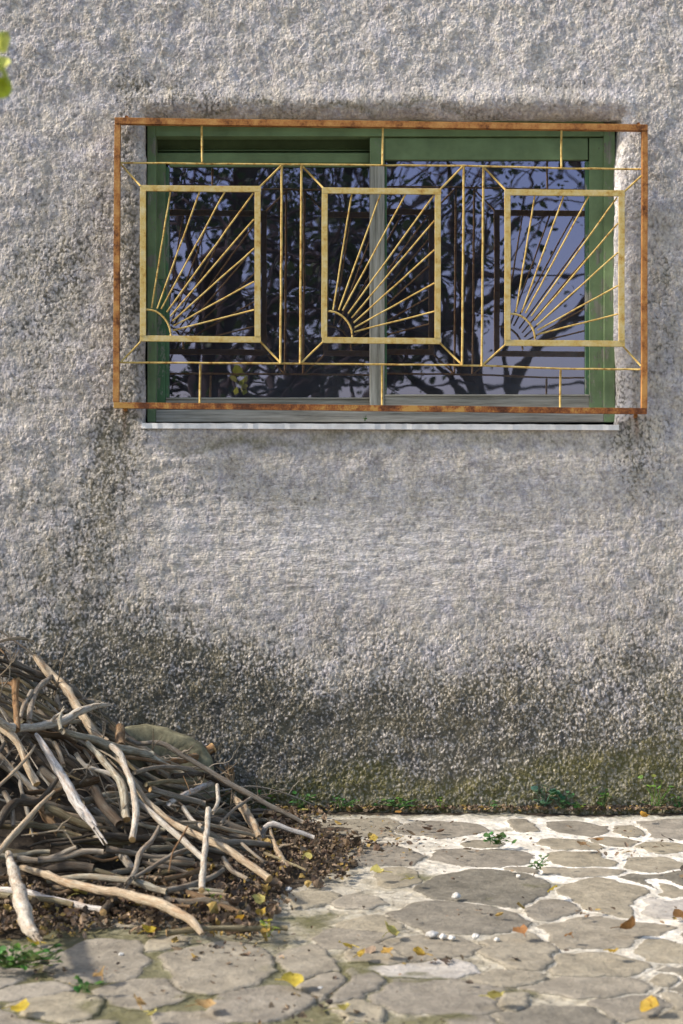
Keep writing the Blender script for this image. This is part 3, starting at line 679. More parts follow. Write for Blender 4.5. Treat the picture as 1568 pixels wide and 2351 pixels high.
def traced(pts, rad, col, label, lift=.02, d3=None, **kw):
    """pts in close-up units; the stick lies on the heap: straight in depth, resting on what is below"""
    hs = [hit(*c3(x, y), lift) for x, y in pts]
    ok = [i for i, (_, f) in enumerate(hs) if f]
    # arc fraction along the trace
    L = [0]
    for (a_, b_) in zip(pts[:-1], pts[1:]): L.append(L[-1] + math.hypot(b_[0]-a_[0], b_[1]-a_[1]))
    ys = [p.y for p, _ in hs]
    if len(ok) >= 2:
        A = np.array([L[i] for i in ok]) / L[-1]; B = np.array([ys[i] for i in ok]); k_, c_ = np.polyfit(A, B, 1); k_ = float(np.clip(k_, -.9, .9)); c_ = B.mean() - k_ * A.mean()
        f_ = [c_ + k_ * l / L[-1] for l in L]
        over = max([0] + [f_[i] - ys[i] for i in ok]); f_ = [min(-.03, v - over * .55) for v in f_]
    else:
        yv = ys[ok[0]] if ok else -.12; f_ = [yv] * len(pts)
    out = []
    for (x, y), Y in zip(pts, f_):
        p = P(*c3(x, y), Y)
        if p.z < .026:
            g_ = G(*c3(x, y), .03); p = g_
        out.append(p)
    if not hasattr(rad, '__len__'): rad = [rad] * len(pts)
    r3 = [r_ * .44 / S * (CD + p.y) / CD for r_, p in zip(rad, out)]
    return stick(out, r3, col, label, **kw)
T = traced
T([(185,175),(260,265),(340,340),(400,430),(480,560),(560,625)], [17,24,22,24,22,18], 'tan', 'thick brown branch leaning up against the wall at the top of the brush pile', .04, cuts=(1,0))
T([(-60,112),(0,95),(60,82),(120,80),(175,95)], [6,7,8,8,4], 'tan', 'thin pale twig sticking out against the wall above the pile at the left edge', .05, twigs=((.8,.03,-.0,-.02,.003),))
T([(275,275),(210,330),(170,400),(152,510)], [12,16,16,15], 'grey', 'curved grey branch bending under the thick branch near the pile top', .03)
T([(165,355),(130,420),(105,500)], [13,13,12], 'grey', 'short grey stick beside the upright orange stub', .03)
T([(-80,470),(-10,510),(60,545),(150,545),(260,530),(350,500),(420,460),(500,432),(580,428)], [18,20,22,22,22,24,22,16,6], 'pale', 'antler shaped pale branch lying level across the top of the pile', .06, twigs=((.55,.05,-.02,.05,.006),(.7,.04,0,.03,.005),(.85,.05,.0,.02,.004)))
T([(78,310),(80,380),(84,450),(88,560)], [20,14,15,20], 'orange', 'upright orange brown stub with a knobbly top near the left edge', .09, rough=.14, twigs=((.1,-.06,0,.01,.005),))
T([(188,580),(240,660),(300,760),(370,880),(430,980),(500,1070)], [10,18,22,27,26,16], 'blue', 'long split grey branch with a frayed lower end in the middle of the pile', .07, fray=1, rough=.09)
T([(330,565),(420,590),(500,612),(570,640),(700,670),(790,688)], [18,20,22,23,22,18], 'lich', 'lichen spotted pale branch lying right below the sawn stub', .05)
T([(780,692),(850,740),(955,790)], [20,22,20], 'lich', 'short knotted lichen covered log with cut end above the hanging tendril', .05, cuts=(0,1), twigs=((.75,-.02,-.0,-.03,.007),))
T([(580,640),(630,690),(660,770),(690,850),(708,960),(702,1060),(690,1130)], [15,18,17,17,18,17,19], 'pale', 'bright curved branch hanging down the pile centre with a rounded cut end', .10, cuts=(0,1))
T([(625,545),(626,590),(630,650)], [26,27,26], 'brown', 'short dark sawn stub standing beside the round stone slab', .05, cuts=(1,0))
T([(660,600),(720,628),(830,625),(920,670),(1040,740),(1200,840),(1330,910),(1450,975),(1580,1040)], [9,11,13,15,14,15,15,14,12], 'grey', 'longest straight grey branch sloping down along the pile right edge', .05, twigs=((.3,.03,-.02,.02,.005),))
T([(850,735),(960,712),(1040,690),(1112,650)], [10,18,24,28], 'orange', 'split orange brown log with a cut end pointing up to the right', .05, cuts=(0,1), rough=.16)
T([(455,625),(530,710),(600,790),(640,870),(660,1025)], [15,17,17,24,22], 'lich', 'forked greenish grey branch with a cut lower end beside the bright curved one', .07, cuts=(1,1))
T([(395,680),(440,740),(520,770),(590,795),(640,850)], [13,12,11,12,14], 'pale', 'thin pale branch with a hooked upper tip left of the forked one', .07)
T([(490,865),(540,950),(625,1050)], [26,27,26], 'dark', 'dark stubby log with a hollow cut face in the middle of the pile', .06, cuts=(1,0))
T([(610,700),(700,830),(760,920),(840,1000),(930,1060),(1060,1120),(1200,1190),(1300,1260),(1405,1335)], [10,14,16,17,18,19,20,20,22], 'tan', 'long branch sloping to the right with a pale cut end over the litter', .08, cuts=(0,1))
T([(720,930),(800,1000),(880,1070),(960,1140),(1060,1225)], [13,16,16,17,17], 'pale', 'straight bright stick parallel below the long sloping branch', .09)
T([(1087,970),(1080,1080),(1065,1220),(1052,1395)], [14,15,16,17], 'pale', 'upright bright stick standing at the front right of the pile', .14, cuts=(1,1))
T([(1133,845),(1137,930),(1110,990)], [10,11,10], 'pale', 'short upright pale twig just above the upright bright stick', .08, cuts=(1,0))
T([(1110,995),(1140,968),(1175,938)], [5,4,3], 'tan', 'fine tan twig branching at the short upright twig', .08)
T([(1150,1050),(1200,990),(1290,925),(1340,903),(1405,915)], [8,9,9,8,5], 'grey', 'bent grey stick crossing over the longest branch at its lower end', .06)
T([(1215,900),(1270,970),(1320,1050),(1352,1120)], [12,24,26,12], 'tan', 'curled strip of tan bark on the right side of the pile', .04, rough=.15)
T([(1368,1115),(1385,1065),(1425,1047),(1500,1075),(1580,1100),(1640,1120)], [14,15,15,14,14,12], 'blue', 'bluish white bent stick lying at the right edge of the pile', .03, cuts=(1,0))
T([(1090,1140),(1250,1145),(1420,1158)], [15,17,16], 'grey', 'level grey stick half buried at the right of the pile', .03)
T([(110,1275),(250,1315),(330,1350),(480,1385),(640,1412),(800,1455),(900,1495),(1000,1555),(1055,1625)], [14,20,22,22,24,26,27,24,14], 'tan', 'long smooth tan branch arching across the front of the pile', .05, rough=.05)
T([(870,1617),(1000,1600),(1200,1592),(1350,1592),(1500,1592)], [16,15,15,14,13], 'olive', 'straight olive stick lying flat on the paving before the litter', .0, cuts=(1,0))
T([(42,1200),(70,1300),(100,1400),(120,1490),(150,1590),(185,1625)], [16,28,36,42,36,18], 'pale', 'thick bleached branch with a split foot at the front left of the pile', .10, fray=1, rough=.09)
T([(-40,1230),(0,1190),(60,1120),(130,1040),(200,960),(285,875)], [14,15,18,16,14,6], 'tan', 'brown broken branch rising to the right above the bleached one', .12, rough=.12)
T([(-60,1385),(30,1392),(150,1408),(260,1440),(400,1470),(535,1497)], [17,18,17,17,18,17], 'blue', 'smooth pale grey stick lying low at the front left behind the arching branch', .02, cuts=(0,1))
T([(630,1365),(590,1440),(538,1510)], [22,26,20], 'dark', 'short dark log end propped under the arching tan branch', .02, cuts=(0,1))
T([(250,1345),(400,1326),(560,1330),(700,1350),(800,1385),(870,1402)], [15,17,18,18,17,15], 'lich', 'level mottled grey branch along the foot of the pile', .05)
T([(862,1400),(980,1372),(1100,1330),(1165,1285)], [15,16,16,12], 'grey', 'grey branch curving up towards the upright bright stick', .04)
T([(90,1228),(200,1240),(300,1215),(400,1170)], [14,16,18,12], 'grey', 'grey branch with a lifted tip at the left of the pile foot', .07)
T([(200,1238),(330,1225),(430,1192),(540,1195)], [18,20,18,14], 'grey', 'wavy grey branch beside the shadowed hollow of the pile', .06)
T([(220,1292),(350,1272),(490,1283)], [24,27,25], 'dark', 'fat dark log lying level inside the shadowed hollow', .03)
T([(110,1108),(200,1098),(300,1082),(345,1085)], [4,5,5,3], 'tan', 'thin bare twig lying level with a forked tip at the left', .11, twigs=((.85,.04,-.01,-.05,.0025),(.75,.04,.0,.04,.002)))
T([(830,1060),(790,1140),(730,1200),(705,1300),(680,1335)], [9,12,14,16,14], 'grey', 'grey twisted stick hanging towards the shadowed hollow', .08, fray=1)
T([(700,1330),(800,1270),(900,1210),(970,1180)], [10,12,12,9], 'grey', 'thin branch rising to the right from the hollow', .08)
T([(980,1060),(940,1130),(900,1200),(880,1300)], [5,5,4,3], 'orange', 'reddish thin twig hanging over the bright parallel stick', .13)
T([(540,1110),(700,1120),(860,1133)], [17,18,17], 'dark', 'dark level log at the back of the hollow', .02)
T([(785,868),(870,890),(960,915),(1065,942)], [17,16,16,16], 'grey', 'level grey log with a pale cut face right of centre', .06, cuts=(1,0))
T([(760,842),(880,826),(1005,832)], [12,13,12], 'olive', 'olive level stick behind the grey log with pale cut face', .05)
T([(1130,822),(1000,880),(880,940)], [16,16,15], 'blue', 'blue grey branch sloping left under the longest branch', .04)
T([(-20,860),(80,770),(150,690),(185,635)], [9,10,8,4], 'tan', 'slender stick rising from the left edge of the photo', .10)
T([(-30,530),(60,590),(110,660),(150,760),(192,840)], [16,20,18,18,20], 'tan', 'brown branch curving down from the left edge under the antler shaped branch', .06, cuts=(0,1))
T([(283,625),(310,680),(332,745)], [13,12,12], 'tan', 'short tan peg poking up left of centre', .06, cuts=(1,0))
T([(-40,1110),(20,1000),(90,935),(200,930),(310,800)], [20,24,22,18,12], 'dark', 'dark crooked branch in the left part of the pile', .05)
T([(955,960),(1000,1030),(1055,1065)], [13,14,12], 'pale', 'short pale knuckled stick behind the upright bright stick', .06)
T([(925,1038),(1050,1045),(1200,1080),(1325,1108)], [6,10,12,10], 'tan', 'thin pale tan stick behind the upright one running right', .06, cuts=(0,1))
T([(1165,1225),(1210,1290),(1295,1338)], [12,14,10], 'grey', 'crooked grey stick under the long sloping branch end', .04)
T([(1260,1150),(1320,1200),(1380,1250)], [9,9,7], 'grey', 'small dark twig leaning on the litter at the right of the pile', .04)
T([(1380,1200),(1480,1240),(1600,1290)], [8,8,6], 'olive', 'thin olive stick lying in the brown leaf litter', .01)
T([(318,560),(310,500),(335,435)], [12,10,5], 'lich', 'small yellowish broken stub standing on the antler shaped branch', .10, rough=.15)
T([(956,797),(975,840),(995,892)], [1.5,2,1.2], 'orange', 'hair thin curling tendril hanging below the lichen covered log', .14, knots=False, n=6)
T([(-30,330),(60,355),(150,400),(260,460)], [10,11,12,9], 'olive', 'dark olive stick under the pile top at the left', .02)
T([(-40,230),(80,255),(200,300),(290,345)], [9,10,10,8], 'dark', 'dark stick along the pile top against the wall', .03)
T([(-40,180),(60,215),(180,262)], [8,9,8], 'dark', 'uppermost dark stick lying along the pile top', .04)
T([(500,655),(570,690),(640,740)], [4,5,4], 'tan', 'thin arched tan twig over the forked branch', .11)
T([(1000,1170),(1150,1200),(1260,1225)], [9,10,8], 'dark', 'dark stick under the long sloping branch', .02)
T([(620,1000),(720,1050),(860,1080)], [11,11,9], 'lich', 'mottled stick behind the bright curved branch end', .03)
T([(850,1340),(980,1310),(1090,1265)], [13,14,11], 'brown', 'brown branch in the lower hollow left of the upright stick', .04)
T([(20,880),(60,960),(70,1060)], [13,14,12], 'grey', 'grey upright stick at the left edge behind the broken branch', .05)
# filler: thin sticks buried in the pile, all alike
def fill_pts():
    for _ in range(400):
        x = random.uniform(-1.42, -.14); y = random.uniform(-1.2, -.04)
        if heap(x, y) > .03: break
    L = random.choice([.15, .2, .25, .3, .4, .5]) * random.uniform(.8, 1.2); an = random.gauss(R(-18), R(28)) if random.random() < .75 else random.uniform(0, math.pi)
    d = Vector((math.cos(an), math.sin(an), 0)); p0 = Vector((x, y, 0)) - d * L / 2; p1 = Vector((x, y, 0)) + d * L / 2
    dep = random.uniform(.0, .10) if random.random() < .7 else random.uniform(.1, .2)
    for p in (p0, p1): 
        p.y = min(-.03, p.y); p.z = max(.012, heap(p.x, p.y) - dep + random.uniform(-.02, .03))
    mid = p0.lerp(p1, .5) + Vector((random.gauss(0, .012), random.gauss(0, .012), random.gauss(.0, .012))) * L * 2.5
    mid.z = max(.012, mid.z); q1 = p0.lerp(mid, .5) + Vector((random.gauss(0, .006), 0, random.gauss(0, .008))); q2 = mid.lerp(p1, .5) + Vector((random.gauss(0, .006), 0, random.gauss(0, .008)))
    return [p0, q1, mid, q2, p1]
for k_, (pts_, r_, ck_, lb_) in enumerate((
    ([(650,700),(800,720),(900,760),(1010,800)], 10, 'brown', 'brown stick crossing low in front of the round topped slab'),
    ([(700,780),(850,750),(1000,770),(1120,830)], 12, 'grey', 'grey stick arched below the split orange brown log'),
    ([(820,700),(950,750),(1080,760)], 8, 'tan', 'slim tan stick between the slab and the split log'),
    ([(900,800),(1050,790),(1180,850)], 13, 'dark', 'dark stick under the longest branch beside the dry roots'))):
    T(pts_, r_, ck_, lb_, .05)
def flabel_xy(x, y, r_, ck):
    X_, Y_ = c3(x, y); return ('thin' if r_ < 12 else 'finger thick') + ' ' + dict(grey='grey', dark='dark', lich='mottled', brown='brown', olive='olive', tan='tan', pale='pale')[ck] + ' stick lying level low in the pile front, %s' % ('far left' if x < 250 else 'left of its centre' if x < 520 else 'right of its centre' if x < 800 else 'at its right end')
for i in range(46):
    x = random.uniform(-60, 980); y = random.uniform(1090, 1440) if i % 3 else random.uniform(860, 1100); L_ = random.uniform(160, 460); sl = random.gauss(.08, .16); r_ = random.choice([7, 9, 11, 14, 17, 20])
    ck = random.choice(['grey', 'brown', 'dark', 'lich', 'olive', 'tan'])
    pts = [(x + L_ * t, y + L_ * t * sl + random.gauss(0, 7)) for t in (0, .25, .5, .75, 1)]
    T(pts, [r_, r_ * 1.05, r_, r_ * .95, r_ * .8], ck, flabel_xy(x + L_/2, y, r_, ck), random.uniform(-.02, .025), group='tangled sticks filling the brush pile', cuts=(0, 1 if r_ > 12 else 0))
def flabel(pts, r_, ck):
    m = pts[2]; d = CD + m.y; ux_ = 784 + m.x / d * CD * S; uy_ = 1175 - (m.z - H0) / d * CD * S
    th = 'hair thin' if r_ < .005 else 'thin' if r_ < .009 else 'finger thick'
    zx = 'left part' if ux_ < 200 else 'middle' if ux_ < 430 else 'right part'
    zy = 'near its top' if uy_ < 1680 else 'at half height' if uy_ < 1880 else 'near its foot'
    cn = dict(grey='grey', dark='dark', lich='mottled', brown='brown', olive='olive', tan='tan', pale='pale')[ck]
    return '%s %s stick tangled in the %s of the brush pile %s' % (th, cn, zx, zy)
for i in range(176):
    pts = fill_pts(); r_ = random.choice([.002, .003, .004, .005, .006, .008, .010, .013])
    tw = []
    if random.random() < .45: tw = [(random.uniform(.3, .9), random.uniform(-.08, .08), random.uniform(-.05, .02), random.uniform(-.02, .07), .0016) for _ in range(random.choice([1, 2]))]
    ck = random.choice(['grey', 'dark', 'lich', 'brown', 'olive', 'grey', 'tan', 'pale'])
    stick(pts, [r_*random.uniform(.6, 1), r_, r_, r_*.9, r_*random.uniform(.4, .8)], ck, flabel(pts, r_, ck), 'tangled sticks filling the brush pile', n=7, twigs=tw, cuts=(0, 1 if r_ > .009 else 0))
for i in range(26):
    for _ in range(50):
        x = random.uniform(-1.2, -.2); y = random.uniform(-1.0, -.15)
        if heap(x, y) > .05: break
    p = Vector((x, y, heap(x, y))); v = Vector((random.uniform(-.5, 1), random.uniform(-.4, .2), random.uniform(-.1, .8))).normalized() * random.uniform(.08, .22)
    pts = [p, p + v * .33 + Vector((0, 0, .006)), p + v * .6 + Vector((random.gauss(0, .01), 0, random.gauss(0, .01))), p + v]
    for q_ in pts: q_.y = min(q_.y, -.03); q_.z = max(q_.z, .01)
    stick(pts, [.003, .0024, .002, .0008], random.choice(['tan', 'grey', 'pale']), flabel([0, 0, pts[2]], .002, 'grey').replace('grey stick tangled in', 'bare twig sticking out of').replace('hair thin', 'bristly'), 'bare twigs sticking out of the brush pile', n=5, knots=False,
          twigs=[(random.uniform(.3, .8), random.uniform(-.05, .05), random.uniform(-.03, .02), random.uniform(-.01, .06), .0014) for _ in range(2)])
# added dark core standing in for the shade deep in the heap
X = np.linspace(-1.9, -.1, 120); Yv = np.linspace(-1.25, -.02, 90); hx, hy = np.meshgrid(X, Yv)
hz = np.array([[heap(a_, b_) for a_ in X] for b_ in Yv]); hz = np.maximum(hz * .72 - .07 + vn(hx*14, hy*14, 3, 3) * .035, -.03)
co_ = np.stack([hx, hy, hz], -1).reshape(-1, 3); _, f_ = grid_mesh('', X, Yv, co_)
deb = link('heap_shade_core', mesh_np('heap_shade_core', co_, f_), M['heap_shade']); tag(deb, 'added dark core standing in for the shade inside the brush pile', 'shade core', kind='stuff')
# round topped stone slab leaning on the wall behind the pile
mb = MB(); top = [(262, 1690), (285, 1672), (330, 1667), (380, 1675), (430, 1694), (465, 1716), (485, 1745), (495, 1800), (495, 1850)]
pts = [P(x, y, -.10) for x, y in top] + [P(250, 1850, -.10), P(250, 1760, -.10)]
prof, nn = [], len(pts); dense = []
for i in range(nn):
    for j in range(5): dense.append(pts[i].lerp(pts[(i+1) % nn], j/5))
m_ = len(dense); cc = sum(dense, Vector((0,0,0))) / m_
rings = [(.05, .0), (.6, .0), (.93, .0), (.985, .006), (1., .018), (1., .05), (.97, .07)]
for (k_, dy_) in rings:
    for p in dense:
        v = cc + (p - cc) * k_; v.y = -.125 + dy_ + (v.z) * .10 + random.uniform(-.0015, .0015); v.y += .003 * float(vn(v.x * 22, v.z * 22, 4, 3)); v.z = max(v.z, -.01) + .003 * float(vn(v.x * 30, 1.5, 5, 3)) + random.uniform(-.0015, .0015); mb.v.append(tuple(v))
for r_ in range(len(rings)-1):
    for j in range(m_): mb.f.append((r_*m_+j, r_*m_+(j+1) % m_, (r_+1)*m_+(j+1) % m_, (r_+1)*m_+j))
mb.f.append(tuple(range(m_-1, -1, -1))); mb.f.append(tuple((len(rings)-1)*m_ + j for j in range(m_)))
o = mb.build('stone_slab', M['slab'], None, smooth=True, org=P(385, 1760, -.1)); tag(o, 'mossy round topped stone slab leaning on the wall behind the brush pile', 'stone')
# fan of dry roots at the right rear of the pile
o_ = P(*c3(1215, 850), -.16); mb = MB()
for i in range(14):
    e_ = P(*c3(1130 + i * 7, 735 + random.uniform(-10, 25)), -.16 + random.uniform(-.03, .03)); m1_ = o_.lerp(e_, .5) + Vector((random.gauss(0, .008), 0, .008))
    mb.tube([o_, m1_, e_], [.004, .0035, .0012], 5, .1)
o = mb.build('dry_root_tuft', M['bark'], None, smooth=True, org=o_); o.color = (.36, .26, .16, 1); tag(o, 'fan of dry tan roots standing beside the longest branch', 'roots')
# dry pinkish stalk at the right of the pile
def T2(pts, rad, col, label, Y, **kw):
    out = [P(*c3(x, y), Y) if 0 else G(*c3(x, y), zz) for (x, y), zz in pts]
    return stick(out, [r_ * .44 / S * .85 for r_ in rad], col, label, **kw)
T2([((1408,1060), .05), ((1425,1130), .045), ((1460,1210), .03), ((1505,1290), .02)], [5, 10, 16, 12], 'tan', 'dry pinkish crumpled stalk on the leaf litter right of the pile', 0, rough=.2, twigs=((.6,.05,-.01,.02,.004),(.4,-.03,-.02,.02,.003)))

# ------------------------------------------------------------------ litter, leaves, pebbles, weeds
mb = MB(); cnt = 0
browns = [(.15, .10, .07), (.20, .145, .10), (.09, .065, .05), (.30, .22, .155), (.10, .08, .065), (.30, .22, .145), (.08, .06, .04), (.15, .11, .07), (.36, .25, .08)]
rl = random.Random(3)
def inp(x, y, poly): return bool(inpoly(np.array([float(x)]), np.array([float(y)]), poly)[0])
while cnt < 5200:
    x = rl.uniform(-120, 1000); y = rl.uniform(1852, 2165)
    jx = x + rl.gauss(0, 34) + 30 * math.sin(y * .09); jy = y + rl.gauss(0, 15) + 9 * math.sin(x * .03)
    if not inp(jx, jy, LP): continue
    g_ = G(x, y, .012)
    if g_.y > -.015: continue
    hz_ = heap(g_.x, g_.y)
    if (hz_ > .03 or (g_.y > -1.16 and g_.x < -.45)) and rl.random() < .95: continue
    zz = .010 + rl.random() ** 2 * .02 + hz_ * rl.uniform(.2, .7)
    leaf(mb, (g_.x, g_.y, zz), min(.045, .008 + .008 * rl.expovariate(1)), rl.uniform(0, 6.3), (rl.gauss(0, .6), rl.gauss(0, .6)), rl.uniform(-.9, 1.3), rl.choice(browns), rl.choice((0, 1)), rl.uniform(.45, .95), .15); cnt += 1
# strip of debris along the wall foot and scattered crumbs over the paving
for _ in range(700):
    x = rl.uniform(640, 1600); g_ = Vector(((x - 784) / S, -abs(rl.gauss(0, .028)) - .008, .016)); leaf(mb, g_, rl.uniform(.007, .024), rl.uniform(0, 6.3), (rl.gauss(0, .5), rl.gauss(0, .5)), rl.uniform(-.4, .8), rl.choice(browns))
for (cx_, cy_, sx_, sy_, n_) in ((850, 1915, 90, 30, 420), (1230, 1950, 250, 40, 40), (1420, 1948, 26, 8, 45), (1500, 1920, 60, 12, 40), (1110, 2085, 30, 6, 16), (1340, 2085, 26, 5, 22), (1000, 2195, 45, 5, 26), (700, 2290, 40, 12, 45), (240, 2215, 20, 8, 14), (530, 2170, 90, 14, 90), (110, 2215, 50, 14, 50), (1160, 1915, 60, 8, 30), (1560, 1980, 40, 20, 20),
                              (900, 2100, 400, 90, 60), (500, 2260, 300, 60, 50), (1200, 2200, 300, 90, 25), (1560, 2090, 20, 10, 14), (790, 2330, 120, 14, 40)):
    for _ in range(int(n_ * .6)):
        x, y = rl.gauss(cx_, sx_), max(1863, rl.gauss(cy_, sy_))
        g_ = G(x, y, .02); g_.z = .008; leaf(mb, g_, .005 + min(.03, .007 * rl.expovariate(1)) , rl.uniform(0, 6.3), (rl.gauss(0, .35), rl.gauss(0, .35)), rl.uniform(-.3, .8), rl.choice(browns))
lo = mb.build('leaf_litter', M['litter'], None, smooth=False); tag(lo, 'crumpled brown leaf litter around the brush pile and wall foot', 'leaf litter', kind='stuff')
YC = [(.50, .38, .045), (.55, .44, .07), (.44, .30, .05), (.48, .43, .14)]
def fallen(x, y, size, label, col=None, yaw=None, tilt=None, curl=.35, stem=True):
    mb = MB(); g_ = G(x, y, .022 if not (x < 700 and y < 2100) else .035); c = col or random.choice(YC)
    leaf(mb, g_, size * .86, yaw if yaw is not None else random.uniform(0, 6.3), tilt or (random.uniform(-.6, .6), random.uniform(-.5, .5)), curl * random.uniform(.5, 2.6), c, 1, random.uniform(.75, 1.1), .11)
    if stem:
        a_ = random.uniform(0, 6.3); k = len(mb.v); e_ = g_ + Vector((math.cos(a_), math.sin(a_), 0)) * size * .95; mb.tube([g_, g_.lerp(e_, .5) + Vector((0,0,.004)), e_], .0011, 5)
        mb.col += [c] * (len(mb.f) - len(mb.col))
    mb.uv = []
    o = mb.build('fallen_leaf', M['yleaf'], None, smooth=True, org=g_); tag(o, label, 'leaf'); return o
BR = (.24, .13, .05); TN = (.50, .34, .16)
for (x, y, s_, lab, c) in (
    (674, 2258, .055, 'large bright yellow leaf with dark spot on the paving, front centre', None),
    (50, 2312, .042, 'yellow leaf at the bottom left corner of the paving', None),
    (70, 2164, .040, 'yellow leaf just below the bleached branch foot', None),
    (350, 2329, .032, 'small yellow leaf near the bottom edge left of centre', None),
    (475, 2309, .048, 'curled tan orange leaf near the bottom edge left of centre', TN),
    (318, 2306, .040, 'flat tan leaf at the lower left on grey stone', TN),
    (235, 2239, .042, 'tan curled leaf on the large stone below the pile', TN),
    (182, 2051, .050, 'greenish yellow leaf under the arching tan branch', YC[3]),
    (595, 2066, .050, 'pale greenish yellow leaf standing at the litter edge', YC[3]),
    (600, 2101, .040, 'folded yellow leaf above the olive stick', None),
    (552, 2113, .034, 'small orange leaf on the litter left of the folded yellow leaf', (.55, .33, .05)),
    (340, 2137, .040, 'yellow leaf at the litter edge left of the olive stick', None),
    (704, 1970, .040, 'round pale yellow leaf lying on the brown litter right of the pile', YC[3]),
    (790, 2317, .046, 'yellow leaf at the bottom edge in the middle', None),
    (896, 2138, .056, 'big ragged yellow leaf on the paving centre', None),
    (792, 2170, .040, 'yellow leaf left of the small curled brown leaf, paving centre', None),
    (834, 2190, .036, 'small yellow brown leaf paired with a bigger one on centre paving', (.5, .36, .07)),
    (960, 2192, .036, 'yellow leaf lying on top of crumbled brown leaves', None),
    (886, 2184, .044, 'dull orange leaf between two yellow leaves, centre paving', (.42, .27, .07)),
    (1269, 2043, .036, 'yellow leaf at the corner of the dark flagstone', None),
    (1409, 2186, .030, 'small yellow leaf on the olive flagstone at right', None),
    (1493, 2309, .056, 'large yellow leaf at the bottom right corner', None),
    (1138, 2295, .046, 'yellow leaf on the mossy joint near the bottom right', None),
    (866, 2003, .046, 'long yellow leaf at the right end of the litter', None),
    (942, 2018, .032, 'greenish yellow leaf right of the litter on paving', YC[3]),
    (858, 1925, .034, 'yellow brown leaf on the litter near the wall', (.48, .36, .08)),
    (1447, 2131, .052, 'rolled brown leaf casting a shadow on the right paving', BR),
    (1196, 2140, .042, 'flat rusty brown leaf on the pale joint right of centre', (.34, .17, .07)),
    (1306, 2146, .026, 'small dark brown leaf left of the rolled brown leaf', BR),
    (1375, 1928, .040, 'upright rusty brown leaf near the wall at the right', (.32, .17, .06)),
    (1335, 1939, .036, 'dull brown leaf beside the upright rusty one', (.26, .17, .09)),
    (1560, 2104, .040, 'dark brown leaf at the right edge of the photo', BR),
    (1475, 1873, .036, 'orange leaf at the wall foot on the right', (.55, .32, .06)),
    (915, 1846+20, .028, 'small orange leaf at the wall foot centre', (.5, .28, .08)),
    (700, 1860, .030, 'small yellow leaf near the wall right of the longest branch', None)):
    fallen(x, y, s_, lab, c)
def pebble(x, y, r_, label, mat='pebble'):
    g_ = G(x, y, .004 + r_ * .3); bm = bmesh.new(); r_ *= .62; bmesh.ops.create_icosphere(bm, subdivisions=3, radius=r_)
    sx, sy, sz = random.uniform(.8, 1.3), random.uniform(.8, 1.1), random.uniform(.6, .85); ph = random.uniform(0, 20)
    from mathutils import noise as mn
    for v in bm.verts: v.co = v.co * (1 + .5 * mn.noise(v.co / r_ * 1.1 + Vector((ph, 0, 0))) + .15 * mn.noise(v.co / r_ * 3 + Vector((ph, 0, 0)))); v.co.x *= sx; v.co.y *= sy; v.co.z *= sz
    me = bpy.data.meshes.new('pebble'); bm.to_mesh(me); bm.free(); me.polygons.foreach_set('use_smooth', [True] * len(me.polygons)); me.materials.append(M[mat])
    o = link('pebble', me); o.location = g_; tag(o, label, 'pebble'); return o
for (x, y, r_, lab) in ((1047, 2056, .016, 'white pebble at the lower edge of the dark flagstone'), (1190, 2011, .012, 'small pale pebble on the dark flagstone'), (992, 2144, .018, 'largest whitish pebble in the group at the centre joint'),
    (1016, 2149, .014, 'white pebble in the middle of the centre joint group'), (1036, 2152, .014, 'brownish pebble at the right of the centre joint group'), (1092, 2150, .013, 'flat white pebble alone on the joint right of the group'), (662, 2040, .014, 'white pebble at the edge of the leaf litter'),
    (1140, 2156, .010, 'tiny grey pebble right of the flat white pebble'), (278, 2190, .008, 'tiny white pebble on the large stone below the pile'), (735, 2268, .010, 'small white pebble right of the large bright yellow leaf')):
    pebble(x, y, r_, lab)
def weed(base, n_, size, spread, label, col, grass=0, h=.05):
    mb = MB()
    for _ in range(n_):
        a_ = random.uniform(0, 6.3); r_ = random.random() ** .6 * spread; e_ = Vector(base) + Vector((math.cos(a_) * r_, math.sin(a_) * r_ * .5, random.uniform(.2, 1) * h)); e_.y = min(e_.y, -.012)
        c = tuple(c_ * random.uniform(.7, 1.35) for c_ in col)
        mb.tube([Vector(base) + Vector((random.gauss(0, spread*.15), 0, 0)), Vector(base).lerp(e_, .6) + Vector((0, 0, .006)), e_], .0009, 4); mb.col += [c] * (len(mb.f) - len(mb.col))
        leaf(mb, e_, size * random.uniform(.6, 1.2), a_, (random.uniform(-.7, .3), random.uniform(-.7, .4)), random.uniform(-.2, .5), c, 1, .9 if not grass else .25)
    mb.uv = []
    o = mb.build('weed', M['leaf'], None, smooth=True, org=base); tag(o, label, 'plant'); return o
GR = (.08, .18, .045); GL = (.16, .25, .05); GB = (.08, .18, .09)
def wb(x, y=1858): return Vector(((x-784)/S, -.03, .012 + max(0, (1858 - y)) / S))
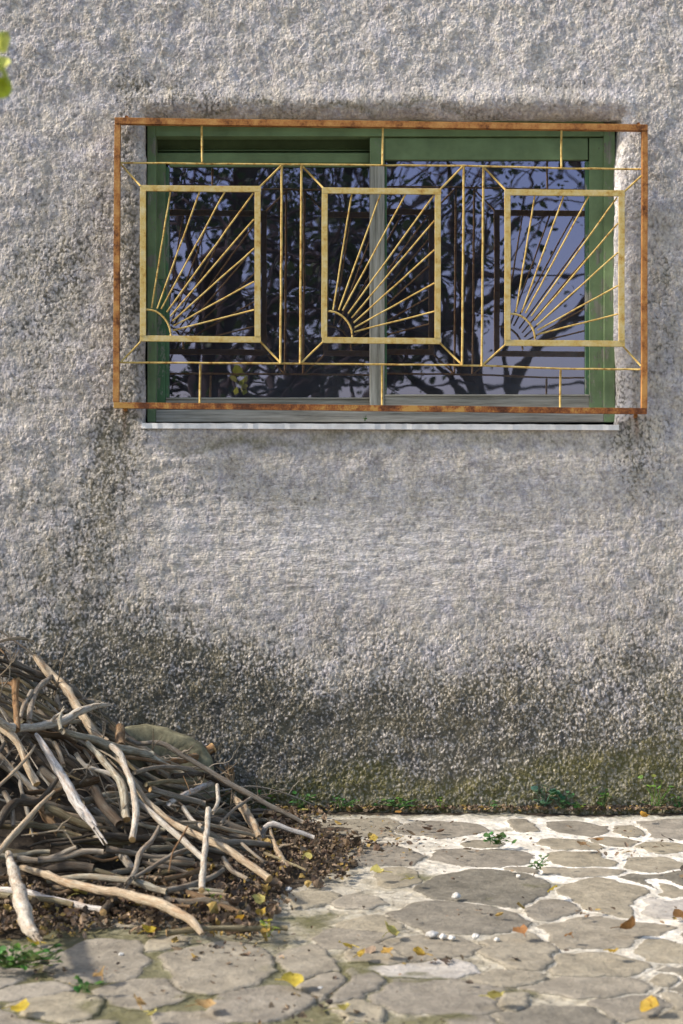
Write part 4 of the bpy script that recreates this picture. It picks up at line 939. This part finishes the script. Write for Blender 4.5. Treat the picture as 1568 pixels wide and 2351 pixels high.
for (x, n_, s_, sp, lab, c, h_) in (
    (606, 16, .016, .05, 'low green weed at the wall foot behind the longest branch', GR, .07), (690, 22, .018, .06, 'green clover like weed at the wall foot right of the pile', GR, .06),
    (790, 16, .014, .06, 'sparse green weed at the wall foot left of centre', GR, .04), (915, 26, .015, .09, 'broad mat of green weed at the wall foot centre', GR, .035),
    (1010, 8, .012, .03, 'tiny green sprig at the wall foot right of the mat', GL, .04), (1245, 16, .026, .04, 'bluish green leafy weed at the wall foot, tallest on the right', GB, .085),
    (1290, 18, .024, .05, 'bluish green weed with broad leaves beside the tallest one', GB, .055), (1380, 12, .020, .03, 'small upright green weed at the wall foot on the right', GR, .075),
    (1505, 20, .018, .07, 'yellow green weed climbing the wall foot near the right edge', GL, .115), (1330, 8, .014, .035, 'low yellowish green sprig at the right wall foot', GL, .02),
    (1555, 10, .016, .03, 'dark green weed at the wall foot on the right edge', GR, .04), (1130, 8, .012, .05, 'tiny dark green sprig at the wall foot right of centre', GR, .03)):
    weed(wb(x), n_, s_, sp, lab, c, h=h_)
weed(G(1142, 1938, .012), 26, .018, .055, 'small green weed growing in a joint of the far paving', GR, h=.03)
weed(G(30, 2222, .012), 90, .019, .11, 'green leafy weed clump at the left edge of the paving', (.10, .19, .05), h=.05)
weed(G(200, 2278, .012), 14, .018, .04, 'small green weed in the joint at the lower left', GR, h=.03)
weed(G(1236, 1996, .012), 12, .014, .03, 'tiny green tuft in the joint above the dark flagstone', GR, h=.02)
weed(G(1244, 1980, .012), 6, .014, .02, 'minute green tuft near the small pale pebble', GR, h=.02)
weed(G(620, 2150, .012), 7, .022, .035, 'yellowing weed stem bending over the olive stick', (.45, .42, .07), h=.07)
weed(G(500, 2090, .012), 7, .016, .04, 'thin green weed in the litter below the upright stick', GL, 1, h=.06)
weed(P(1428//2+120, 947, .0) if 0 else P(838, 966, -.005), 4, .010, .012, 'tiny green moss sprig on the marble sill by the window post', GR, h=.03)

# ------------------------------------------------------------------ trees behind the photographer (mirrored in the panes)
def tree(name, base, hgt, r0, lean, label, seedn, nl, leafs, crown_r, zmin, cat='tree', cols=((.035, .07, .02), (.05, .09, .02), (.028, .055, .02)), spread=1.0, first=.34, extra=()):
    rt = random.Random(seedn); root = empty(name, base, label, cat, 'trees behind the photographer' if name == 'garden_tree' else None)
    tb = MB(); tips = []
    def grow(p, d, L, r_, lev):
        pts = [p]; rs_ = [r_]; kk = 5
        for i in range(kk):
            d = (d + Vector((rt.gauss(0, .16), rt.gauss(0, .16), rt.gauss(.02, .10)))).normalized(); p = p + d * L / kk; pts.append(p); rs_.append(r_ * (1 - .09 * (i + 1)))
            if lev > 0 and rt.random() < .7 * (lev > 1) + .75 * (lev == 1):
                sd_ = (d + Vector((rt.gauss(0, .8), rt.gauss(0, .8), rt.gauss(.1, .45))) * spread).normalized(); grow(p, sd_, L * rt.uniform(.55, .8), r_ * .5, lev - 1)
            if lev <= 1: tips.append((p, d))
        tb.tube(pts, rs_, 7 if lev > 1 else 5, .06)
    b = Vector(base); fork = b + Vector((lean[0] * .4, lean[1] * .4, hgt * first)); mid = b.lerp(fork, .5) + Vector((.04, .03, 0))
    tb.tube([b - Vector((0, 0, .1)), mid, fork], [r0 * 1.2, r0, r0 * .9], 10, .05)
    for i in range(4):
        a_ = i * 1.57 + rt.uniform(-.4, .4); d = Vector((math.cos(a_) * .7 + lean[0], math.sin(a_) * .7 + lean[1], rt.uniform(.45, 1.1))).normalized()
        grow(fork, d, hgt * .42, r0 * .55, 3)
    for (a_, b_, r_) in extra: tb.tube([Vector(a_), Vector(a_).lerp(Vector(b_), .5) + Vector((.03, 0, .05)), Vector(b_)], [r_, r_ * .85, r_ * .7], 8, .05); tips.append((Vector(b_), Vector((0, 0, 1))))
    tb.build('trunk', M['trunk'], root, smooth=True)
    lb = MB()
    for _ in range(nl):
        p, d = rt.choice(tips); q_ = p + Vector((rt.gauss(0, .13), rt.gauss(0, .13), rt.gauss(0, .12))) * crown_r
        if q_.z < zmin: q_.z = zmin + rt.random() * .3
        c = rt.choice(cols); random.seed(rt.random())
        m = Euler((rt.uniform(-1.2, 1.2), rt.uniform(-1.2, 1.2), rt.uniform(0, 6.3))).to_matrix(); s_ = leafs * rt.uniform(.6, 1.25); k = len(lb.v)
        for (t, wd) in ((-.5, 0), (-.25, .4), (.15, .42), (.55, 0), (.15, -.42), (-.25, -.4)): lb.v.append(tuple(q_ + m @ Vector((t * s_, wd * s_, abs(wd) * .2 * s_))))
        lb.f.append(tuple(range(k, k + 6))); lb.col.append(c)
    lb.build('crown', M['leaf'], root)
    return root
tree('garden_tree', (-1.25, -7.3, 0), 4.6, .13, (.25, -.1), 'leafy tree with a thick leaning trunk mirrored in the left pane', 11, 3600, .052, 1.0, 1.5, extra=(((-1.2, -7.3, 1.3), (-.75, -7.2, 4.2), .12),))
tree('garden_tree', (1.5, -8.6, 0), 5.0, .11, (-.35, .0), 'loose leafy tree with an arching bough mirrored in the right pane', 23, 3800, .052, 1.1, 1.7, extra=(((.3, -8.2, 2.4), (1.7, -8.5, 3.2), .06),((-.6, -8.2, 2.5), (.35, -8.2, 2.42), .05)))
tree('garden_tree', (-.2, -10.5, 0), 5.2, .12, (.1, -.1), 'darker leafy tree standing between and behind the two others', 37, 1300, .055, 1.2, 1.2)
# pergola wires in the garden
wr = empty('trellis_wires', (0, -7.9, 0), 'dark trellis of posts and level wires behind the photographer', 'trellis')
for x in (-3.2, 3.4): m = MB(); m.tube([(x, -7.9, -.05), (x, -7.9, 4.0)], .03, 8, .03); m.build('post', M['wire'], wr)
for zz in (2.15, 3.62, 3.1): m = MB(); m.tube([(-3.2, -7.9, zz), (0, -7.9, zz - .02), (3.4, -7.9, zz + .01)], .012, 6); m.build('wire', M['wire'], wr)
# young vine shoot with yellow green leaves reaching into the frame at the upper left
fg = empty('vine_shoot', (-1.15, -3.0, 0), 'yellow green vine shoot hanging blurred at the upper left edge', 'vine')
m = MB(); m.tube([(-1.15, -3.0, -.05), (-1.12, -3.0, .9), (-1.08, -3.0, 1.7), (-.9, -3.0, 2.05), (-.68, -3.0, 2.0), (-.60, -3.0, 1.85)], [.016, .013, .010, .006, .004, .002], 7, .08); m.build('stem', M['trunk'], fg, smooth=True)
lb = MB()
for (x, y, s_) in ((8, 90, .05), (0, 100, .05), (-22, 120, .06), (4, 150, .06), (10, 178, .06), (2, 200, .06), (6, 165, .05), (-20, 170, .07), (-30, 60, .07), (-50, 130, .08), (-60, 30, .08), (-70, 190, .07), (-90, 90, .08)):
    leaf(lb, P(x, y, -3.0), s_ * .62, random.uniform(0, 6.3), (R(75) + random.uniform(-.3, .3), random.uniform(-.4, .4)), .2, random.choice([(.55, .62, .06), (.62, .66, .16), (.48, .58, .05)]), 1, .95)
lb.build('foliage', M['leaf'], fg, smooth=True)
